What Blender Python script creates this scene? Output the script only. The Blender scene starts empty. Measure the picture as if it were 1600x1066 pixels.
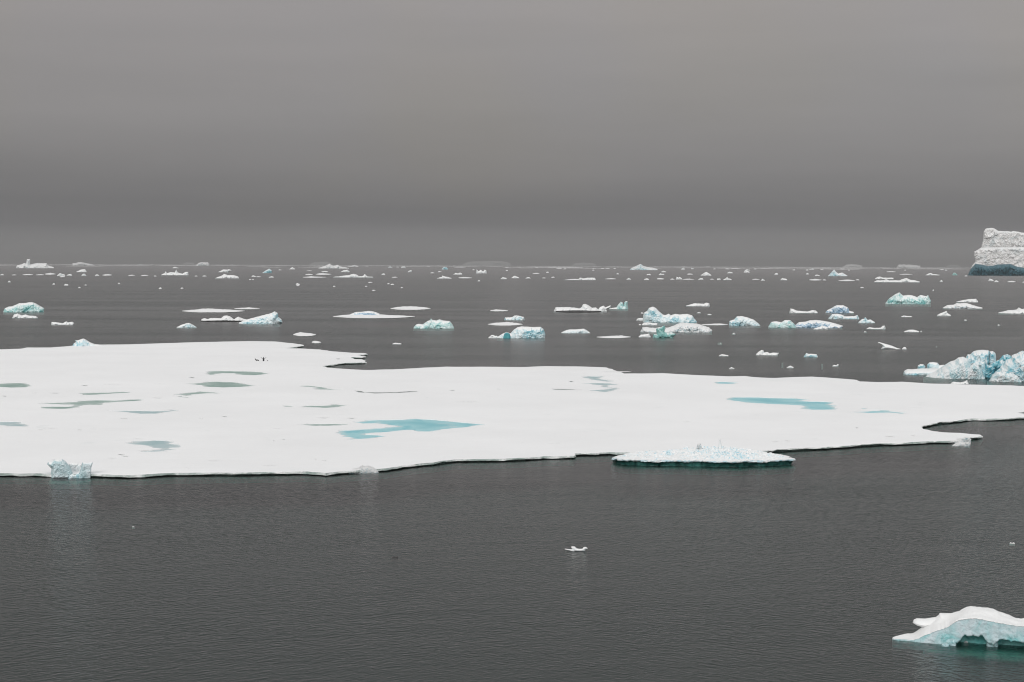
import bpy, bmesh, math, random
import numpy as np
from mathutils import Vector, Matrix, noise
from mathutils.geometry import delaunay_2d_cdt

S = bpy.context.scene
COL = S.collection
random.seed(7)
RNG = np.random.default_rng(7)

# ------------------------------------------------------------------ camera, exposure
F_PX = 2667.0
CAM_H = 17.0
PITCH = math.atan(118.6 / F_PX)
ROLL = 0.0037
cam = bpy.data.cameras.new('camera')
cam.sensor_width = 36.0
cam.lens = 36.0 * F_PX / 1600.0
cam.clip_start = 0.5
cam.clip_end = 200000
camo = bpy.data.objects.new('camera', cam)
COL.objects.link(camo)
ROT = (Matrix.Rotation(math.pi / 2 - PITCH, 3, 'X') @ Matrix.Rotation(ROLL, 3, 'Z'))
camo.location = (0, 0, CAM_H)
camo.rotation_euler = ROT.to_euler()
S.camera = camo
S.view_settings.view_transform = 'Standard'
S.view_settings.look = 'None'
S.view_settings.exposure = 0.0
S.view_settings.gamma = 1.0
S.render.engine = 'CYCLES'
S.cycles.use_denoising = True
S.cycles.max_bounces = 8
S.cycles.volume_bounces = 0
S.cycles.transparent_max_bounces = 8
S.cycles.pixel_filter_type = 'BLACKMAN_HARRIS'
S.cycles.filter_width = 1.05

# ------------------------------------------------------------------ sky and sun
SUN_EL, SUN_AZ = math.radians(30), math.radians(-150)
world = bpy.data.worlds.new('World')
S.world = world
world.use_nodes = True
nt = world.node_tree
nt.nodes.clear()


def N(nt, typ, **kw):
    n = nt.nodes.new(typ)
    for k, v in kw.items():
        if k == 'inp':
            for a, b in v.items():
                n.inputs[a].default_value = b
        else:
            setattr(n, k, v)
    return n


def L(nt, a, b):
    nt.links.new(a, b)


def ramp(nt, stops, interp='EASE'):
    r = nt.nodes.new('ShaderNodeValToRGB')
    r.color_ramp.interpolation = interp
    e = r.color_ramp.elements
    while len(e) < len(stops):
        e.new(0.5)
    for i, (p, c) in enumerate(stops):
        e[i].position = p
        if not isinstance(c, (tuple, list)):
            c = (c, c, c)
        e[i].color = (*c[:3], 1)
    return r


def mth(nt, op, a, b=None, c=None):
    m = nt.nodes.new('ShaderNodeMath')
    m.operation = op
    for i, v in enumerate((a, b, c)):
        if v is None:
            continue
        if isinstance(v, (int, float)):
            m.inputs[i].default_value = v
        else:
            nt.links.new(v, m.inputs[i])
    return m.outputs[0]


def mixc(nt, fac, a, b, blend='MIX'):
    m = nt.nodes.new('ShaderNodeMix')
    m.data_type = 'RGBA'
    m.blend_type = blend
    for sock, v in ((m.inputs[0], fac), (m.inputs[6], a), (m.inputs[7], b)):
        if isinstance(v, (int, float)):
            sock.default_value = v
        elif isinstance(v, (tuple, list)):
            sock.default_value = (*v[:3], 1)
        else:
            nt.links.new(v, sock)
    return m.outputs[2]


out = N(nt, 'ShaderNodeOutputWorld')
bg = N(nt, 'ShaderNodeBackground')
sky = N(nt, 'ShaderNodeTexSky', sky_type='NISHITA', sun_disc=False, sun_elevation=SUN_EL,
        sun_rotation=SUN_AZ, air_density=1.5, dust_density=4.0)
tc = N(nt, 'ShaderNodeTexCoord')
sep = N(nt, 'ShaderNodeSeparateXYZ')
L(nt, tc.outputs['Generated'], sep.inputs[0])
mp = N(nt, 'ShaderNodeMapping', inp={'Scale': (2.2, 2.2, 16.0)})
L(nt, tc.outputs['Generated'], mp.inputs[0])
ns = N(nt, 'ShaderNodeTexNoise', inp={'Scale': 1.6, 'Detail': 5.0, 'Roughness': 0.5})
L(nt, mp.outputs[0], ns.inputs['Vector'])
mp2 = N(nt, 'ShaderNodeMapping', inp={'Scale': (1.6, 1.6, 26.0)})
L(nt, tc.outputs['Generated'], mp2.inputs[0])
ns2 = N(nt, 'ShaderNodeTexNoise', inp={'Scale': 1.3, 'Detail': 4.0, 'Roughness': 0.55})
L(nt, mp2.outputs[0], ns2.inputs['Vector'])
w1 = mth(nt, 'MULTIPLY', mth(nt, 'SUBTRACT', ns.outputs[0], 0.5), 0.085)
zz = mth(nt, 'ADD', sep.outputs[2], mth(nt, 'MULTIPLY', w1, mth(nt, 'MINIMUM', mth(nt, 'MULTIPLY', sep.outputs[2], 9.0), 1.0)))
tz = mth(nt, 'POWER', mth(nt, 'MAXIMUM', zz, 0.0), 0.5)   # sqrt of sin(elevation)
rp = ramp(nt, [(0.0, (.285, .283, .283)), (0.10, (.250, .248, .248)), (0.134, (.225, .223, .225)), (0.154, (.184, .183, .187)), (0.185, (.180, .179, .182)),
               (0.25, (.238, .233, .234)), (0.31, (.288, .279, .279)), (0.39, (.338, .320, .318)),
               (0.55, (.43, .427, .425)), (0.75, (.53, .533, .537)), (1.0, (.69, .697, .71))], 'LINEAR')
L(nt, tz, rp.inputs[0])
band = mth(nt, 'ADD', 1.0, mth(nt, 'MULTIPLY', mth(nt, 'SUBTRACT', ns2.outputs[0], 0.5), 0.11))
azr0 = mth(nt, 'ADD', 1.0, mth(nt, 'MULTIPLY', sep.outputs[0], 0.16))
# the overcast is thinner and brighter behind the viewer
rear = ramp(nt, [(0.0, 2.5), (0.35, 1.7), (0.62, 1.0), (1.0, 1.0)], 'EASE')
L(nt, mth(nt, 'MULTIPLY_ADD', sep.outputs[1], 0.5, 0.5), rear.inputs[0])
azr = mth(nt, 'MULTIPLY', azr0, rear.outputs[0])
cl = mixc(nt, 1.0, rp.outputs[0], N(nt, 'ShaderNodeCombineColor').outputs[0], 'MULTIPLY')
cc = cl.node.inputs[7].links[0].from_node
tot = mth(nt, 'MULTIPLY', band, azr)
for i in range(3):
    L(nt, tot, cc.inputs[i])
wn = N(nt, 'ShaderNodeTexNoise', inp={'Scale': 5.0, 'Detail': 2.0})
L(nt, tc.outputs['Generated'], wn.inputs['Vector'])
wr = ramp(nt, [(.52, (1.0, .997, 1.008)), (.70, (1.012, .997, .972))])
L(nt, mth(nt, 'ADD', mth(nt, 'SUBTRACT', wn.outputs[0], .03), mth(nt, 'MULTIPLY', mth(nt, 'ABSOLUTE', sep.outputs[0]), .55)), wr.inputs[0])
cl = mixc(nt, 1.0, cl, wr.outputs[0], 'MULTIPLY')
skys = mixc(nt, 1.0, sky.outputs[0], (.08, .08, .08), 'MULTIPLY')
fin = mixc(nt, 0.05, cl, skys)
L(nt, fin, bg.inputs[0])
bg.inputs[1].default_value = 1.0
L(nt, bg.outputs[0], out.inputs[0])

sun = bpy.data.lights.new('sun', 'SUN')
sun.energy = 0.9
sun.angle = math.radians(18)
sun.color = (1.0, 0.97, 0.94)
suno = bpy.data.objects.new('sun', sun)
COL.objects.link(suno)
sd = Vector((math.sin(SUN_AZ) * math.cos(SUN_EL), math.cos(SUN_AZ) * math.cos(SUN_EL), math.sin(SUN_EL)))
suno.rotation_euler = sd.to_track_quat('Z', 'Y').to_euler()

# ------------------------------------------------------------------ helpers
def nvec(p):
    return Vector((noise.noise(p + Vector((9.3, -1.5, 4.9))), noise.noise(p), noise.noise(p + Vector((-7.1, 6.2, -3.4)))))


def ray(px, py):
    return ROT @ Vector(((px - 800) / F_PX, -(py - 533) / F_PX, -1.0))


def ground(px, py, z=0.0):
    d = ray(px, py)
    t = (z - CAM_H) / d.z
    return Vector((d.x * t, d.y * t, z))


def tag(o, label=None, cat=None, group=None, kind=None):
    if label: o['label'] = label
    if cat: o['category'] = cat
    if group: o['group'] = group
    if kind: o['kind'] = kind
    return o


def mesh(name, v, f, mats, parent=None, smooth=False, attr=None, loc=None):
    me = bpy.data.meshes.new(name)
    me.from_pydata([tuple(map(float, p)) for p in v], [], [tuple(map(int, q)) for q in f])
    for m in (mats if isinstance(mats, (list, tuple)) else [mats]):
        me.materials.append(m)
    if smooth:
        me.polygons.foreach_set('use_smooth', [True] * len(me.polygons))
    if attr is not None:
        a = me.attributes.new('ipos', 'FLOAT_VECTOR', 'POINT')
        a.data.foreach_set('vector', np.asarray(attr, np.float32).ravel())
    me.update()
    o = bpy.data.objects.new(name, me)
    COL.objects.link(o)
    if parent: o.parent = parent
    if loc is not None: o.location = loc
    return o


def empty(name, loc):
    o = bpy.data.objects.new(name, None)
    o.empty_display_size = 0.5
    COL.objects.link(o)
    o.location = loc
    return o


def newmat(name):
    m = bpy.data.materials.new(name)
    m.use_nodes = True
    m.node_tree.nodes.clear()
    return m, m.node_tree


def ice_mat(name, white, blue, amount=0.5, scale=1.0, snow=0.6, rough=0.55, deep=None, streak=1.0, bump=0.4):
    """blue ice in noise shaped patches, snow lying where the surface faces up"""
    m, t = newmat(name)
    o = N(t, 'ShaderNodeOutputMaterial')
    p = N(t, 'ShaderNodeBsdfPrincipled', inp={'Roughness': rough, 'IOR': 1.31})
    a = N(t, 'ShaderNodeAttribute', attribute_name='ipos')
    mpn = N(t, 'ShaderNodeMapping', inp={'Scale': (scale * streak, scale, scale)})
    L(t, a.outputs['Vector'], mpn.inputs[0])
    n1 = N(t, 'ShaderNodeTexNoise', inp={'Scale': 0.9, 'Detail': 6.0, 'Roughness': 0.62, 'Distortion': 0.6})
    n2 = N(t, 'ShaderNodeTexNoise', inp={'Scale': 4.0, 'Detail': 5.0, 'Roughness': 0.6})
    L(t, mpn.outputs[0], n1.inputs['Vector'])
    L(t, mpn.outputs[0], n2.inputs['Vector'])
    e0 = 0.72 - 0.42 * amount
    r1 = ramp(t, [(max(0, e0 - .13), 0.0), (min(1, e0 + .13), 1.0)])
    L(t, n1.outputs[0], r1.inputs[0])
    c = mixc(t, r1.outputs[0], white, blue)
    if deep:
        r3 = ramp(t, [(min(.95, e0 + .06), 0.0), (min(1, e0 + .18), 1.0)])
        L(t, n1.outputs[0], r3.inputs[0])
        c = mixc(t, r3.outputs[0], c, deep)
    g = N(t, 'ShaderNodeNewGeometry')
    sp = N(t, 'ShaderNodeSeparateXYZ')
    L(t, g.outputs['Normal'], sp.inputs[0])
    s = mth(t, 'ADD', sp.outputs[2], mth(t, 'MULTIPLY', mth(t, 'SUBTRACT', n2.outputs[0], 0.5), 0.9))
    r2 = ramp(t, [(max(0, snow - .15), 0.0), (min(1, snow + .15), 1.0)])
    L(t, s, r2.inputs[0])
    c = mixc(t, r2.outputs[0], c, (.86, .87, .87))
    L(t, c, p.inputs['Base Color'])
    b = N(t, 'ShaderNodeBump', inp={'Strength': bump, 'Distance': 0.25})
    L(t, n2.outputs[0], b.inputs['Height'])
    L(t, b.outputs[0], p.inputs['Normal'])
    L(t, p.outputs[0], o.inputs[0])
    return m


W_ = (.80, .83, .84)
M = {
    'white': ice_mat('white_ice', (.78, .81, .82), (.62, .72, .74), .35, snow=.45),
    'pale': ice_mat('pale_blue_ice', (.76, .84, .86), (.45, .66, .72), .56, scale=.6, snow=.74, deep=(.25, .52, .60)),
    'teal': ice_mat('teal_ice', (.70, .83, .83), (.38, .64, .63), .60, scale=.7, snow=.76, deep=(.16, .42, .42)),
    'steel': ice_mat('steel_blue_ice', (.60, .72, .80), (.30, .46, .60), .7, snow=.72),
    'green': ice_mat('green_ice', (.42, .62, .60), (.20, .44, .42), .7, snow=.95),
    'rubble': ice_mat('rubble_ice', (.80, .83, .84), (.50, .66, .72), .42, scale=2.2, snow=.5, bump=.8),
    'deep': ice_mat('deep_teal_ice', (.12, .42, .46), (.05, .26, .30), .6, snow=1.4),
    'wet_shade': ice_mat('wet_shaded_edge', (.16, .22, .20), (.07, .12, .11), .6, snow=1.4, rough=.3),  # wet green ice, with the undercut's shade darkened into its colour
    'dark': ice_mat('dark_ice', (.10, .10, .10), (.03, .03, .03), .6, snow=1.4),  # near-black ice; also paints the shade beneath the undercut floe
    'foot': ice_mat('submerged_ice', (.22, .66, .56), (.10, .45, .38), .5, snow=1.6),
    'wall': ice_mat('grey_blue_ice_wall', (.46, .60, .64), (.30, .52, .55), .55, scale=.6, snow=1.1, deep=(.22, .46, .48)),
    'cliff': ice_mat('berg_cliff', (.90, .90, .90), (.74, .80, .82), .30, scale=.9, snow=.9, deep=(.34, .42, .44), bump=.4),
    'bergbase': ice_mat('berg_base_ice', (.10, .20, .25), (.035, .12, .15), .6, scale=1.3, snow=1.6, streak=2.8),
}


def snow_mat():
    m, t = newmat('snow')
    o = N(t, 'ShaderNodeOutputMaterial')
    p = N(t, 'ShaderNodeBsdfPrincipled', inp={'Roughness': 0.75, 'Specular IOR Level': 0.25})
    tcn = N(t, 'ShaderNodeTexCoord')
    n1 = N(t, 'ShaderNodeTexNoise', inp={'Scale': 0.05, 'Detail': 6.0, 'Roughness': 0.6})
    n2 = N(t, 'ShaderNodeTexNoise', inp={'Scale': 1.4, 'Detail': 6.0, 'Roughness': 0.65})
    n3 = N(t, 'ShaderNodeTexNoise', inp={'Scale': 0.22, 'Detail': 8.0, 'Roughness': 0.7, 'Distortion': 1.0})
    for n in (n1, n2, n3):
        L(t, tcn.outputs['Object'], n.inputs['Vector'])
    r1 = ramp(t, [(.3, (.83, .835, .84)), (.7, (.875, .88, .885))])
    L(t, n1.outputs[0], r1.inputs[0])
    r3 = ramp(t, [(.60, 0.0), (.78, 1.0)])
    L(t, n3.outputs[0], r3.inputs[0])
    c = mixc(t, mth(t, 'MULTIPLY', r3.outputs[0], .5), r1.outputs[0], (.62, .67, .67))
    r4 = ramp(t, [(.70, 0.0), (.76, 1.0)])
    L(t, n2.outputs[0], r4.inputs[0])
    c = mixc(t, mth(t, 'MULTIPLY', r4.outputs[0], .35), c, (.5, .55, .55))
    L(t, c, p.inputs['Base Color'])
    mp5 = N(t, 'ShaderNodeMapping', inp={'Scale': (.25, 1.1, 1), 'Rotation': (0, 0, .12)})
    L(t, tcn.outputs['Object'], mp5.inputs[0])
    n5 = N(t, 'ShaderNodeTexNoise', inp={'Scale': 1.0, 'Detail': 5.0, 'Roughness': 0.6})
    L(t, mp5.outputs[0], n5.inputs['Vector'])
    b = N(t, 'ShaderNodeBump', inp={'Strength': 0.5, 'Distance': 0.12})
    L(t, mth(t, 'ADD', mth(t, 'MULTIPLY', n2.outputs[0], .4), n5.outputs[0]), b.inputs['Height'])
    L(t, b.outputs[0], p.inputs['Normal'])
    L(t, p.outputs[0], o.inputs[0])
    return m


M['snow'] = snow_mat()


def pond_mat(name, c1, c2):
    m, t = newmat(name)
    o = N(t, 'ShaderNodeOutputMaterial')
    p = N(t, 'ShaderNodeBsdfPrincipled', inp={'Roughness': 0.35, 'Specular IOR Level': 0.25})
    tcn = N(t, 'ShaderNodeTexCoord')
    mpn = N(t, 'ShaderNodeMapping', inp={'Scale': (.35, .16, 1)})
    L(t, tcn.outputs['Object'], mpn.inputs[0])
    n1 = N(t, 'ShaderNodeTexNoise', inp={'Scale': 1.0, 'Detail': 6.0, 'Roughness': 0.65})
    L(t, mpn.outputs[0], n1.inputs['Vector'])
    c3 = tuple(.55 * v + .45 * w for v, w in zip(c2, (.80, .82, .82)))
    r = ramp(t, [(.38, c1), (.50, c2), (.57, c2), (.66, c3)])
    L(t, n1.outputs[0], r.inputs[0])
    sa = N(t, 'ShaderNodeAttribute', attribute_name='shore')
    n4 = N(t, 'ShaderNodeTexNoise', inp={'Scale': 3.0, 'Detail': 4.0})
    L(t, mpn.outputs[0], n4.inputs['Vector'])
    # snow slush along the shore, deeper and bluer water towards the middle
    d_ = mth(t, 'ADD', sa.outputs['Fac'], mth(t, 'MULTIPLY', mth(t, 'SUBTRACT', n4.outputs[0], .5), 1.1))
    f1 = N(t, 'ShaderNodeMapRange', interpolation_type='SMOOTHSTEP', inp={'From Min': .0, 'From Max': .75})
    L(t, d_, f1.inputs[0])
    f2 = N(t, 'ShaderNodeMapRange', interpolation_type='SMOOTHSTEP', inp={'From Min': .8, 'From Max': 4.0})
    L(t, d_, f2.inputs[0])
    deepc = mixc(t, f2.outputs[0], r.outputs[0], tuple(v * .95 for v in c1))
    slush = tuple(.45 * v + .55 * w for v, w in zip(c2, (.74, .77, .77)))
    L(t, mixc(t, f1.outputs[0], slush, deepc), p.inputs['Base Color'])
    L(t, p.outputs[0], o.inputs[0])
    return m


M['p_green'] = pond_mat('green_grey_meltwater', (.25, .38, .34), (.36, .48, .44))
M['p_grey'] = pond_mat('blue_grey_meltwater', (.36, .52, .54), (.45, .58, .60))
M['p_blue'] = pond_mat('blue_meltwater', (.22, .58, .65), (.36, .68, .73))
M['p_dark'] = pond_mat('dark_slush', (.13, .17, .165), (.26, .30, .29))


def water_mat():
    m, t = newmat('sea_water')
    o = N(t, 'ShaderNodeOutputMaterial')
    g = N(t, 'ShaderNodeNewGeometry')
    # ripples: two crossing sets of short wind waves, finer chop, and a long slow swell
    def wave(sc, rot, st, dist, detail=3.0):
        mpn = N(t, 'ShaderNodeMapping', vector_type='TEXTURE', inp={'Scale': (1 / st[0], 1 / st[1], 1), 'Rotation': (0, 0, math.radians(rot))})
        L(t, g.outputs['Position'], mpn.inputs[0])
        n = N(t, 'ShaderNodeTexNoise', inp={'Scale': sc, 'Detail': detail, 'Roughness': 0.5, 'Distortion': .3})
        L(t, mpn.outputs[0], n.inputs['Vector'])
        return mth(t, 'MULTIPLY', n.outputs[0], dist)
    wa = wave(1.5, 38, (1, 2.3, 1), .15)
    wb = wave(1.6, -34, (1, 2.3, 1), .14)
    wsx = N(t, 'ShaderNodeSeparateXYZ')
    L(t, g.outputs['Position'], wsx.inputs[0])
    wm = N(t, 'ShaderNodeMapRange', interpolation_type='SMOOTHSTEP', inp={'From Min': -22.0, 'From Max': 24.0})
    L(t, wsx.outputs[0], wm.inputs[0])
    wab = mth(t, 'ADD', mth(t, 'MULTIPLY', wa, mth(t, 'SUBTRACT', 1.0, wm.outputs[0])), mth(t, 'MULTIPLY', wb, wm.outputs[0]))
    h = mth(t, 'ADD', mth(t, 'ADD', wab, wave(4.0, 8, (1, 1.2, 1), .045, 2.0)), wave(.16, 12, (1, 2.0, 1), .10, 2.0))
    # calmer and rougher streaks
    mpn = N(t, 'ShaderNodeMapping', inp={'Scale': (.004, .03, 1)})
    L(t, g.outputs['Position'], mpn.inputs[0])
    sl = N(t, 'ShaderNodeTexNoise', inp={'Scale': 1.0, 'Detail': 5.0, 'Roughness': 0.6})
    L(t, mpn.outputs[0], sl.inputs['Vector'])
    r = ramp(t, [(.35, .62), (.65, 1.0)])
    L(t, sl.outputs[0], r.inputs[0])
    b = N(t, 'ShaderNodeBump', inp={'Distance': 1.0})
    L(t, mth(t, 'MULTIPLY', r.outputs[0], 1.0), b.inputs['Strength'])
    L(t, h, b.inputs['Height'])
    fr = N(t, 'ShaderNodeFresnel', inp={'IOR': 1.333})
    L(t, b.outputs[0], fr.inputs['Normal'])
    gl = N(t, 'ShaderNodeBsdfGlossy', inp={'Color': (.79, .78, .78, 1), 'Roughness': .20})
    L(t, b.outputs[0], gl.inputs['Normal'])
    tr = N(t, 'ShaderNodeBsdfTransparent', inp={'Color': (.42, .62, .58, 1)})
    mx = N(t, 'ShaderNodeMixShader')
    L(t, fr.outputs[0], mx.inputs[0])
    L(t, tr.outputs[0], mx.inputs[1])
    L(t, gl.outputs[0], mx.inputs[2])
    L(t, mx.outputs[0], o.inputs[0])
    return m


M['water'] = water_mat()
m_, t_ = newmat('deep_water')
o_ = N(t_, 'ShaderNodeOutputMaterial')
p_ = N(t_, 'ShaderNodeBsdfDiffuse', inp={'Color': (.085, .086, .086, 1)})
L(t_, p_.outputs[0], o_.inputs[0])
M['deepwater'] = m_


# ------------------------------------------------------------------ sea
def sheet(name, z, mat, lab):
    v, f = [], []
    R = 45000
    xs = [-R, -8000, -1000, 1000, 8000, R]
    ys = [-2000, 60, 400, 3000, 12000, R]
    for y in ys:
        for x in xs:
            v.append((x, y, z))
    n = len(xs)
    for j in range(n - 1):
        for i in range(n - 1):
            a = j * n + i
            f.append((a, a + 1, a + 1 + n, a + n))
    o = mesh(name, v, f, mat)
    tag(o, lab, None, None, 'structure')
    return o


sheet('water', 0.0, M['water'], 'dark grey rippled polar sea reaching the horizon')
sheet('deep_water', -2.6, M['deepwater'], 'dark depth of the sea below its surface')


# ------------------------------------------------------------------ polygon tools
def resample(poly, ds, amp, scale, closed=True, seed=0.0):
    P = [np.array(p, float) for p in poly]
    if closed: P = P + [P[0]]
    out_ = []
    for a, b in zip(P[:-1], P[1:]):
        l = np.hypot(*(b - a))
        n = max(1, int(round(l / ds)))
        for k in range(n):
            out_.append(a + (b - a) * k / n)
    if not closed: out_.append(P[-1])
    q = np.array(out_)
    if amp > 0:
        for i, p in enumerate(q):
            for o_, (sa, ss) in enumerate(((1, 1), (.5, 2.3), (.3, 5.1))):
                v = nvec(Vector((p[0] * ss / scale, p[1] * ss / scale, seed + o_ * 7.3)))
                q[i] += amp * sa * np.array((v.x, v.y))
    return q


def pip(pts, poly):
    x, y = pts[:, 0], pts[:, 1]
    ins = np.zeros(len(pts), bool)
    n = len(poly)
    for i in range(n):
        x1, y1 = poly[i]
        x2, y2 = poly[(i + 1) % n]
        if y1 == y2: continue
        c = ((y1 > y) != (y2 > y)) & (x < (x2 - x1) * (y - y1) / (y2 - y1) + x1)
        ins ^= c
    return ins


def segdist(pts, a, b):
    """distance of every point to the polyline a->b"""
    best = np.full(len(pts), 1e18)
    for p, q in zip(a, b):
        d = q - p
        l2 = max(d @ d, 1e-12)
        t = np.clip(((pts - p) @ d) / l2, 0, 1)
        r = pts - p - t[:, None] * d
        best = np.minimum(best, (r * r).sum(1))
    return np.sqrt(best)


def cdt(pts, edges):
    r = delaunay_2d_cdt([Vector(p) for p in pts], [tuple(e) for e in edges], [], 0, 1e-5)
    return np.array([tuple(v) for v in r[0]]), [tuple(f) for f in r[2]]


def facets(p, size, seed, n_oct=3):
    """chunky broken surface: tilted planes over random cells, several sizes"""
    rng = np.random.default_rng(seed)
    lo, hi = p.min(0), p.max(0)
    out_ = np.zeros(len(p))
    amp = 1.0
    for k in range(n_oct):
        cs = size / (2.1 ** k)
        n = int(min(500, max(3, np.prod((hi - lo)[:2] / cs + 1))))
        c = lo + rng.random((n, p.shape[1])) * (hi - lo)
        sl = rng.normal(0, .55, (n, p.shape[1]))
        off = rng.normal(0, .18, n)
        for s0 in range(0, len(p), 4000):
            q = p[s0:s0 + 4000]
            d = ((q[:, None, :] - c[None]) ** 2).sum(2)
            j = d.argmin(1)
            out_[s0:s0 + 4000] += amp * (((q - c[j]) * sl[j]).sum(1) / cs + off[j])
        amp *= .5
    return out_


SEED = [100]


def inflate(name, prof, yb, depth=None, mat='pale', parent=None, rough=1.0, z0=0.0, setback=0.0, res=1.0,
            closed_px=None, round_=0.42, jit=.38, flat=False, smooth=False, under=None, facet=9.5, ridge=None):
    """solid body whose outline is given in photo pixels, standing at its own distance with real thickness"""
    SEED[0] += 1
    seed = SEED[0]
    xs = [p[0] for p in prof]
    xc = (min(xs) + max(xs)) / 2
    P = ground(xc, yb, z0)
    r = Vector((P.x, P.y, 0)).normalized()
    dist = math.hypot(P.x, P.y)
    s = dist / F_PX
    hpx = yb - min(p[1] for p in prof)
    wpx = max(xs) - min(xs)
    if depth is None:
        # centre plane no farther back than a third of the visible height
        ppm = (CAM_H * F_PX) / dist ** 2
        depth = min(wpx * s * .55, 2 * .33 * hpx / ppm)
        depth = max(depth, hpx * s * .5)
    C = P + r * (depth / 2 + setback)
    e = Vector((r.y, -r.x, 0))

    def loc(px, py):
        d = ray(px, py)
        t = (C.x * r.x + C.y * r.y) / (d.x * r.x + d.y * r.y)
        q = Vector((0, 0, CAM_H)) + d * t - C
        return np.array((q.dot(e), q.z))
    pl = [loc(*p) for p in prof]
    h = max(p[1] for p in pl)
    if under is None: under = max(.25 * h, .15)
    if closed_px:
        base = []
    else:
        base = [np.array((pl[-1][0], -under)), np.array((pl[0][0], -under))]
    pl[0][1] = min(pl[0][1], h * .05) if not closed_px else pl[0][1]
    ds = s * res * .85
    top = resample(pl, ds, s * jit * rough, s * 5, closed=bool(closed_px), seed=seed * 1.7)
    if closed_px:
        bnd = top
        tseg = (bnd, np.roll(bnd, -1, 0))
    else:
        bot = resample([pl[-1], base[0], base[1], pl[0]], ds * 1.5, 0, 1, closed=False)[1:-1]
        bnd = np.vstack([top, bot])
        tseg = (top[:-1], top[1:])
    lo, hi = bnd.min(0), bnd.max(0)
    gx, gz = np.meshgrid(np.arange(lo[0], hi[0], ds), np.arange(lo[1], hi[1], ds * .87))
    gx[1::2] += ds / 2
    g = np.stack([gx.ravel(), gz.ravel()], 1)
    rng = np.random.default_rng(seed)
    g += rng.uniform(-.25, .25, g.shape) * ds
    if len(g):
        g = g[pip(g, bnd)]
    if len(g):
        g = g[segdist(g, bnd, np.roll(bnd, -1, 0)) > ds * .45]
    n = len(bnd)
    pts = np.vstack([bnd, g]) if len(g) else bnd
    V, Fc = cdt(pts, [(i, (i + 1) % n) for i in range(n)])
    cen = np.array([V[list(f)].mean(0) for f in Fc])
    keep = pip(cen, bnd)
    Fc = [f for f, k in zip(Fc, keep) if k]
    dt = segdist(V, *tseg)
    R = max(min(depth / 2, (h + under) * .8, wpx * s * .35) * round_ * 1.6, ds)
    q = np.clip(dt / R, 0, 1)
    b = depth / 2 * (1 - (1 - q) ** 2) ** .5
    on = dt < ds * .05
    fc = facets(V, s * facet, seed)
    zn = np.array([noise.fractal(Vector((p[0] / s / 6, p[1] / s / 6, seed)), 0.8, 2.0, 4) for p in V])
    fd = (fc * .9 + zn * .35) * rough * min(s * facet * .45, depth * .26)
    if ridge:      # parallel melt or crevasse ridges: angle in degrees, spacing and height in px
        ra, rl, rh = ridge
        ph = (V[:, 0] * math.sin(math.radians(ra)) - V[:, 1] * math.cos(math.radians(ra))) / (s * rl)
        ph = ph + zn * .7
        fd = fd + s * rh * (1 - 2 * np.abs(ph - np.round(ph)) * 2)
    w = np.clip(q * 1.6, 0, 1)
    fr = b + fd * w
    fr = np.where(on, 0.0, np.maximum(fr, depth * .02))
    bk = np.where(on, 0.0, b * .9 + .02 * depth)
    nv = len(V)
    idx_b = np.arange(nv)
    verts = [(v[0], -fr[i], v[1]) for i, v in enumerate(V)]
    for i in range(nv):
        if not on[i]:
            idx_b[i] = len(verts)
            verts.append((V[i][0], bk[i], V[i][1]))
    faces = []
    for f in Fc:
        a = V[list(f)]
        cr = (a[1][0] - a[0][0]) * (a[2][1] - a[0][1]) - (a[1][1] - a[0][1]) * (a[2][0] - a[0][0])
        f = f if cr > 0 else f[::-1]
        faces.append(f)
        faces.append(tuple(int(idx_b[k]) for k in f[::-1]))
    va = np.array(verts)
    # local frame -> world orientation
    o = mesh(name, verts, faces, M[mat], parent, smooth=smooth, attr=va / (s * 9) + seed * 3.1)
    ang = math.atan2(e.y, e.x)
    if parent is None:
        o.location = C
        o.rotation_euler = (0, 0, ang)
    else:
        o.matrix_world = Matrix.Translation(C) @ Matrix.Rotation(ang, 4, 'Z')
        o.matrix_parent_inverse = Matrix.Identity(4)
        o.location = C - parent.location
        o.rotation_euler = (0, 0, ang)
    return o


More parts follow.
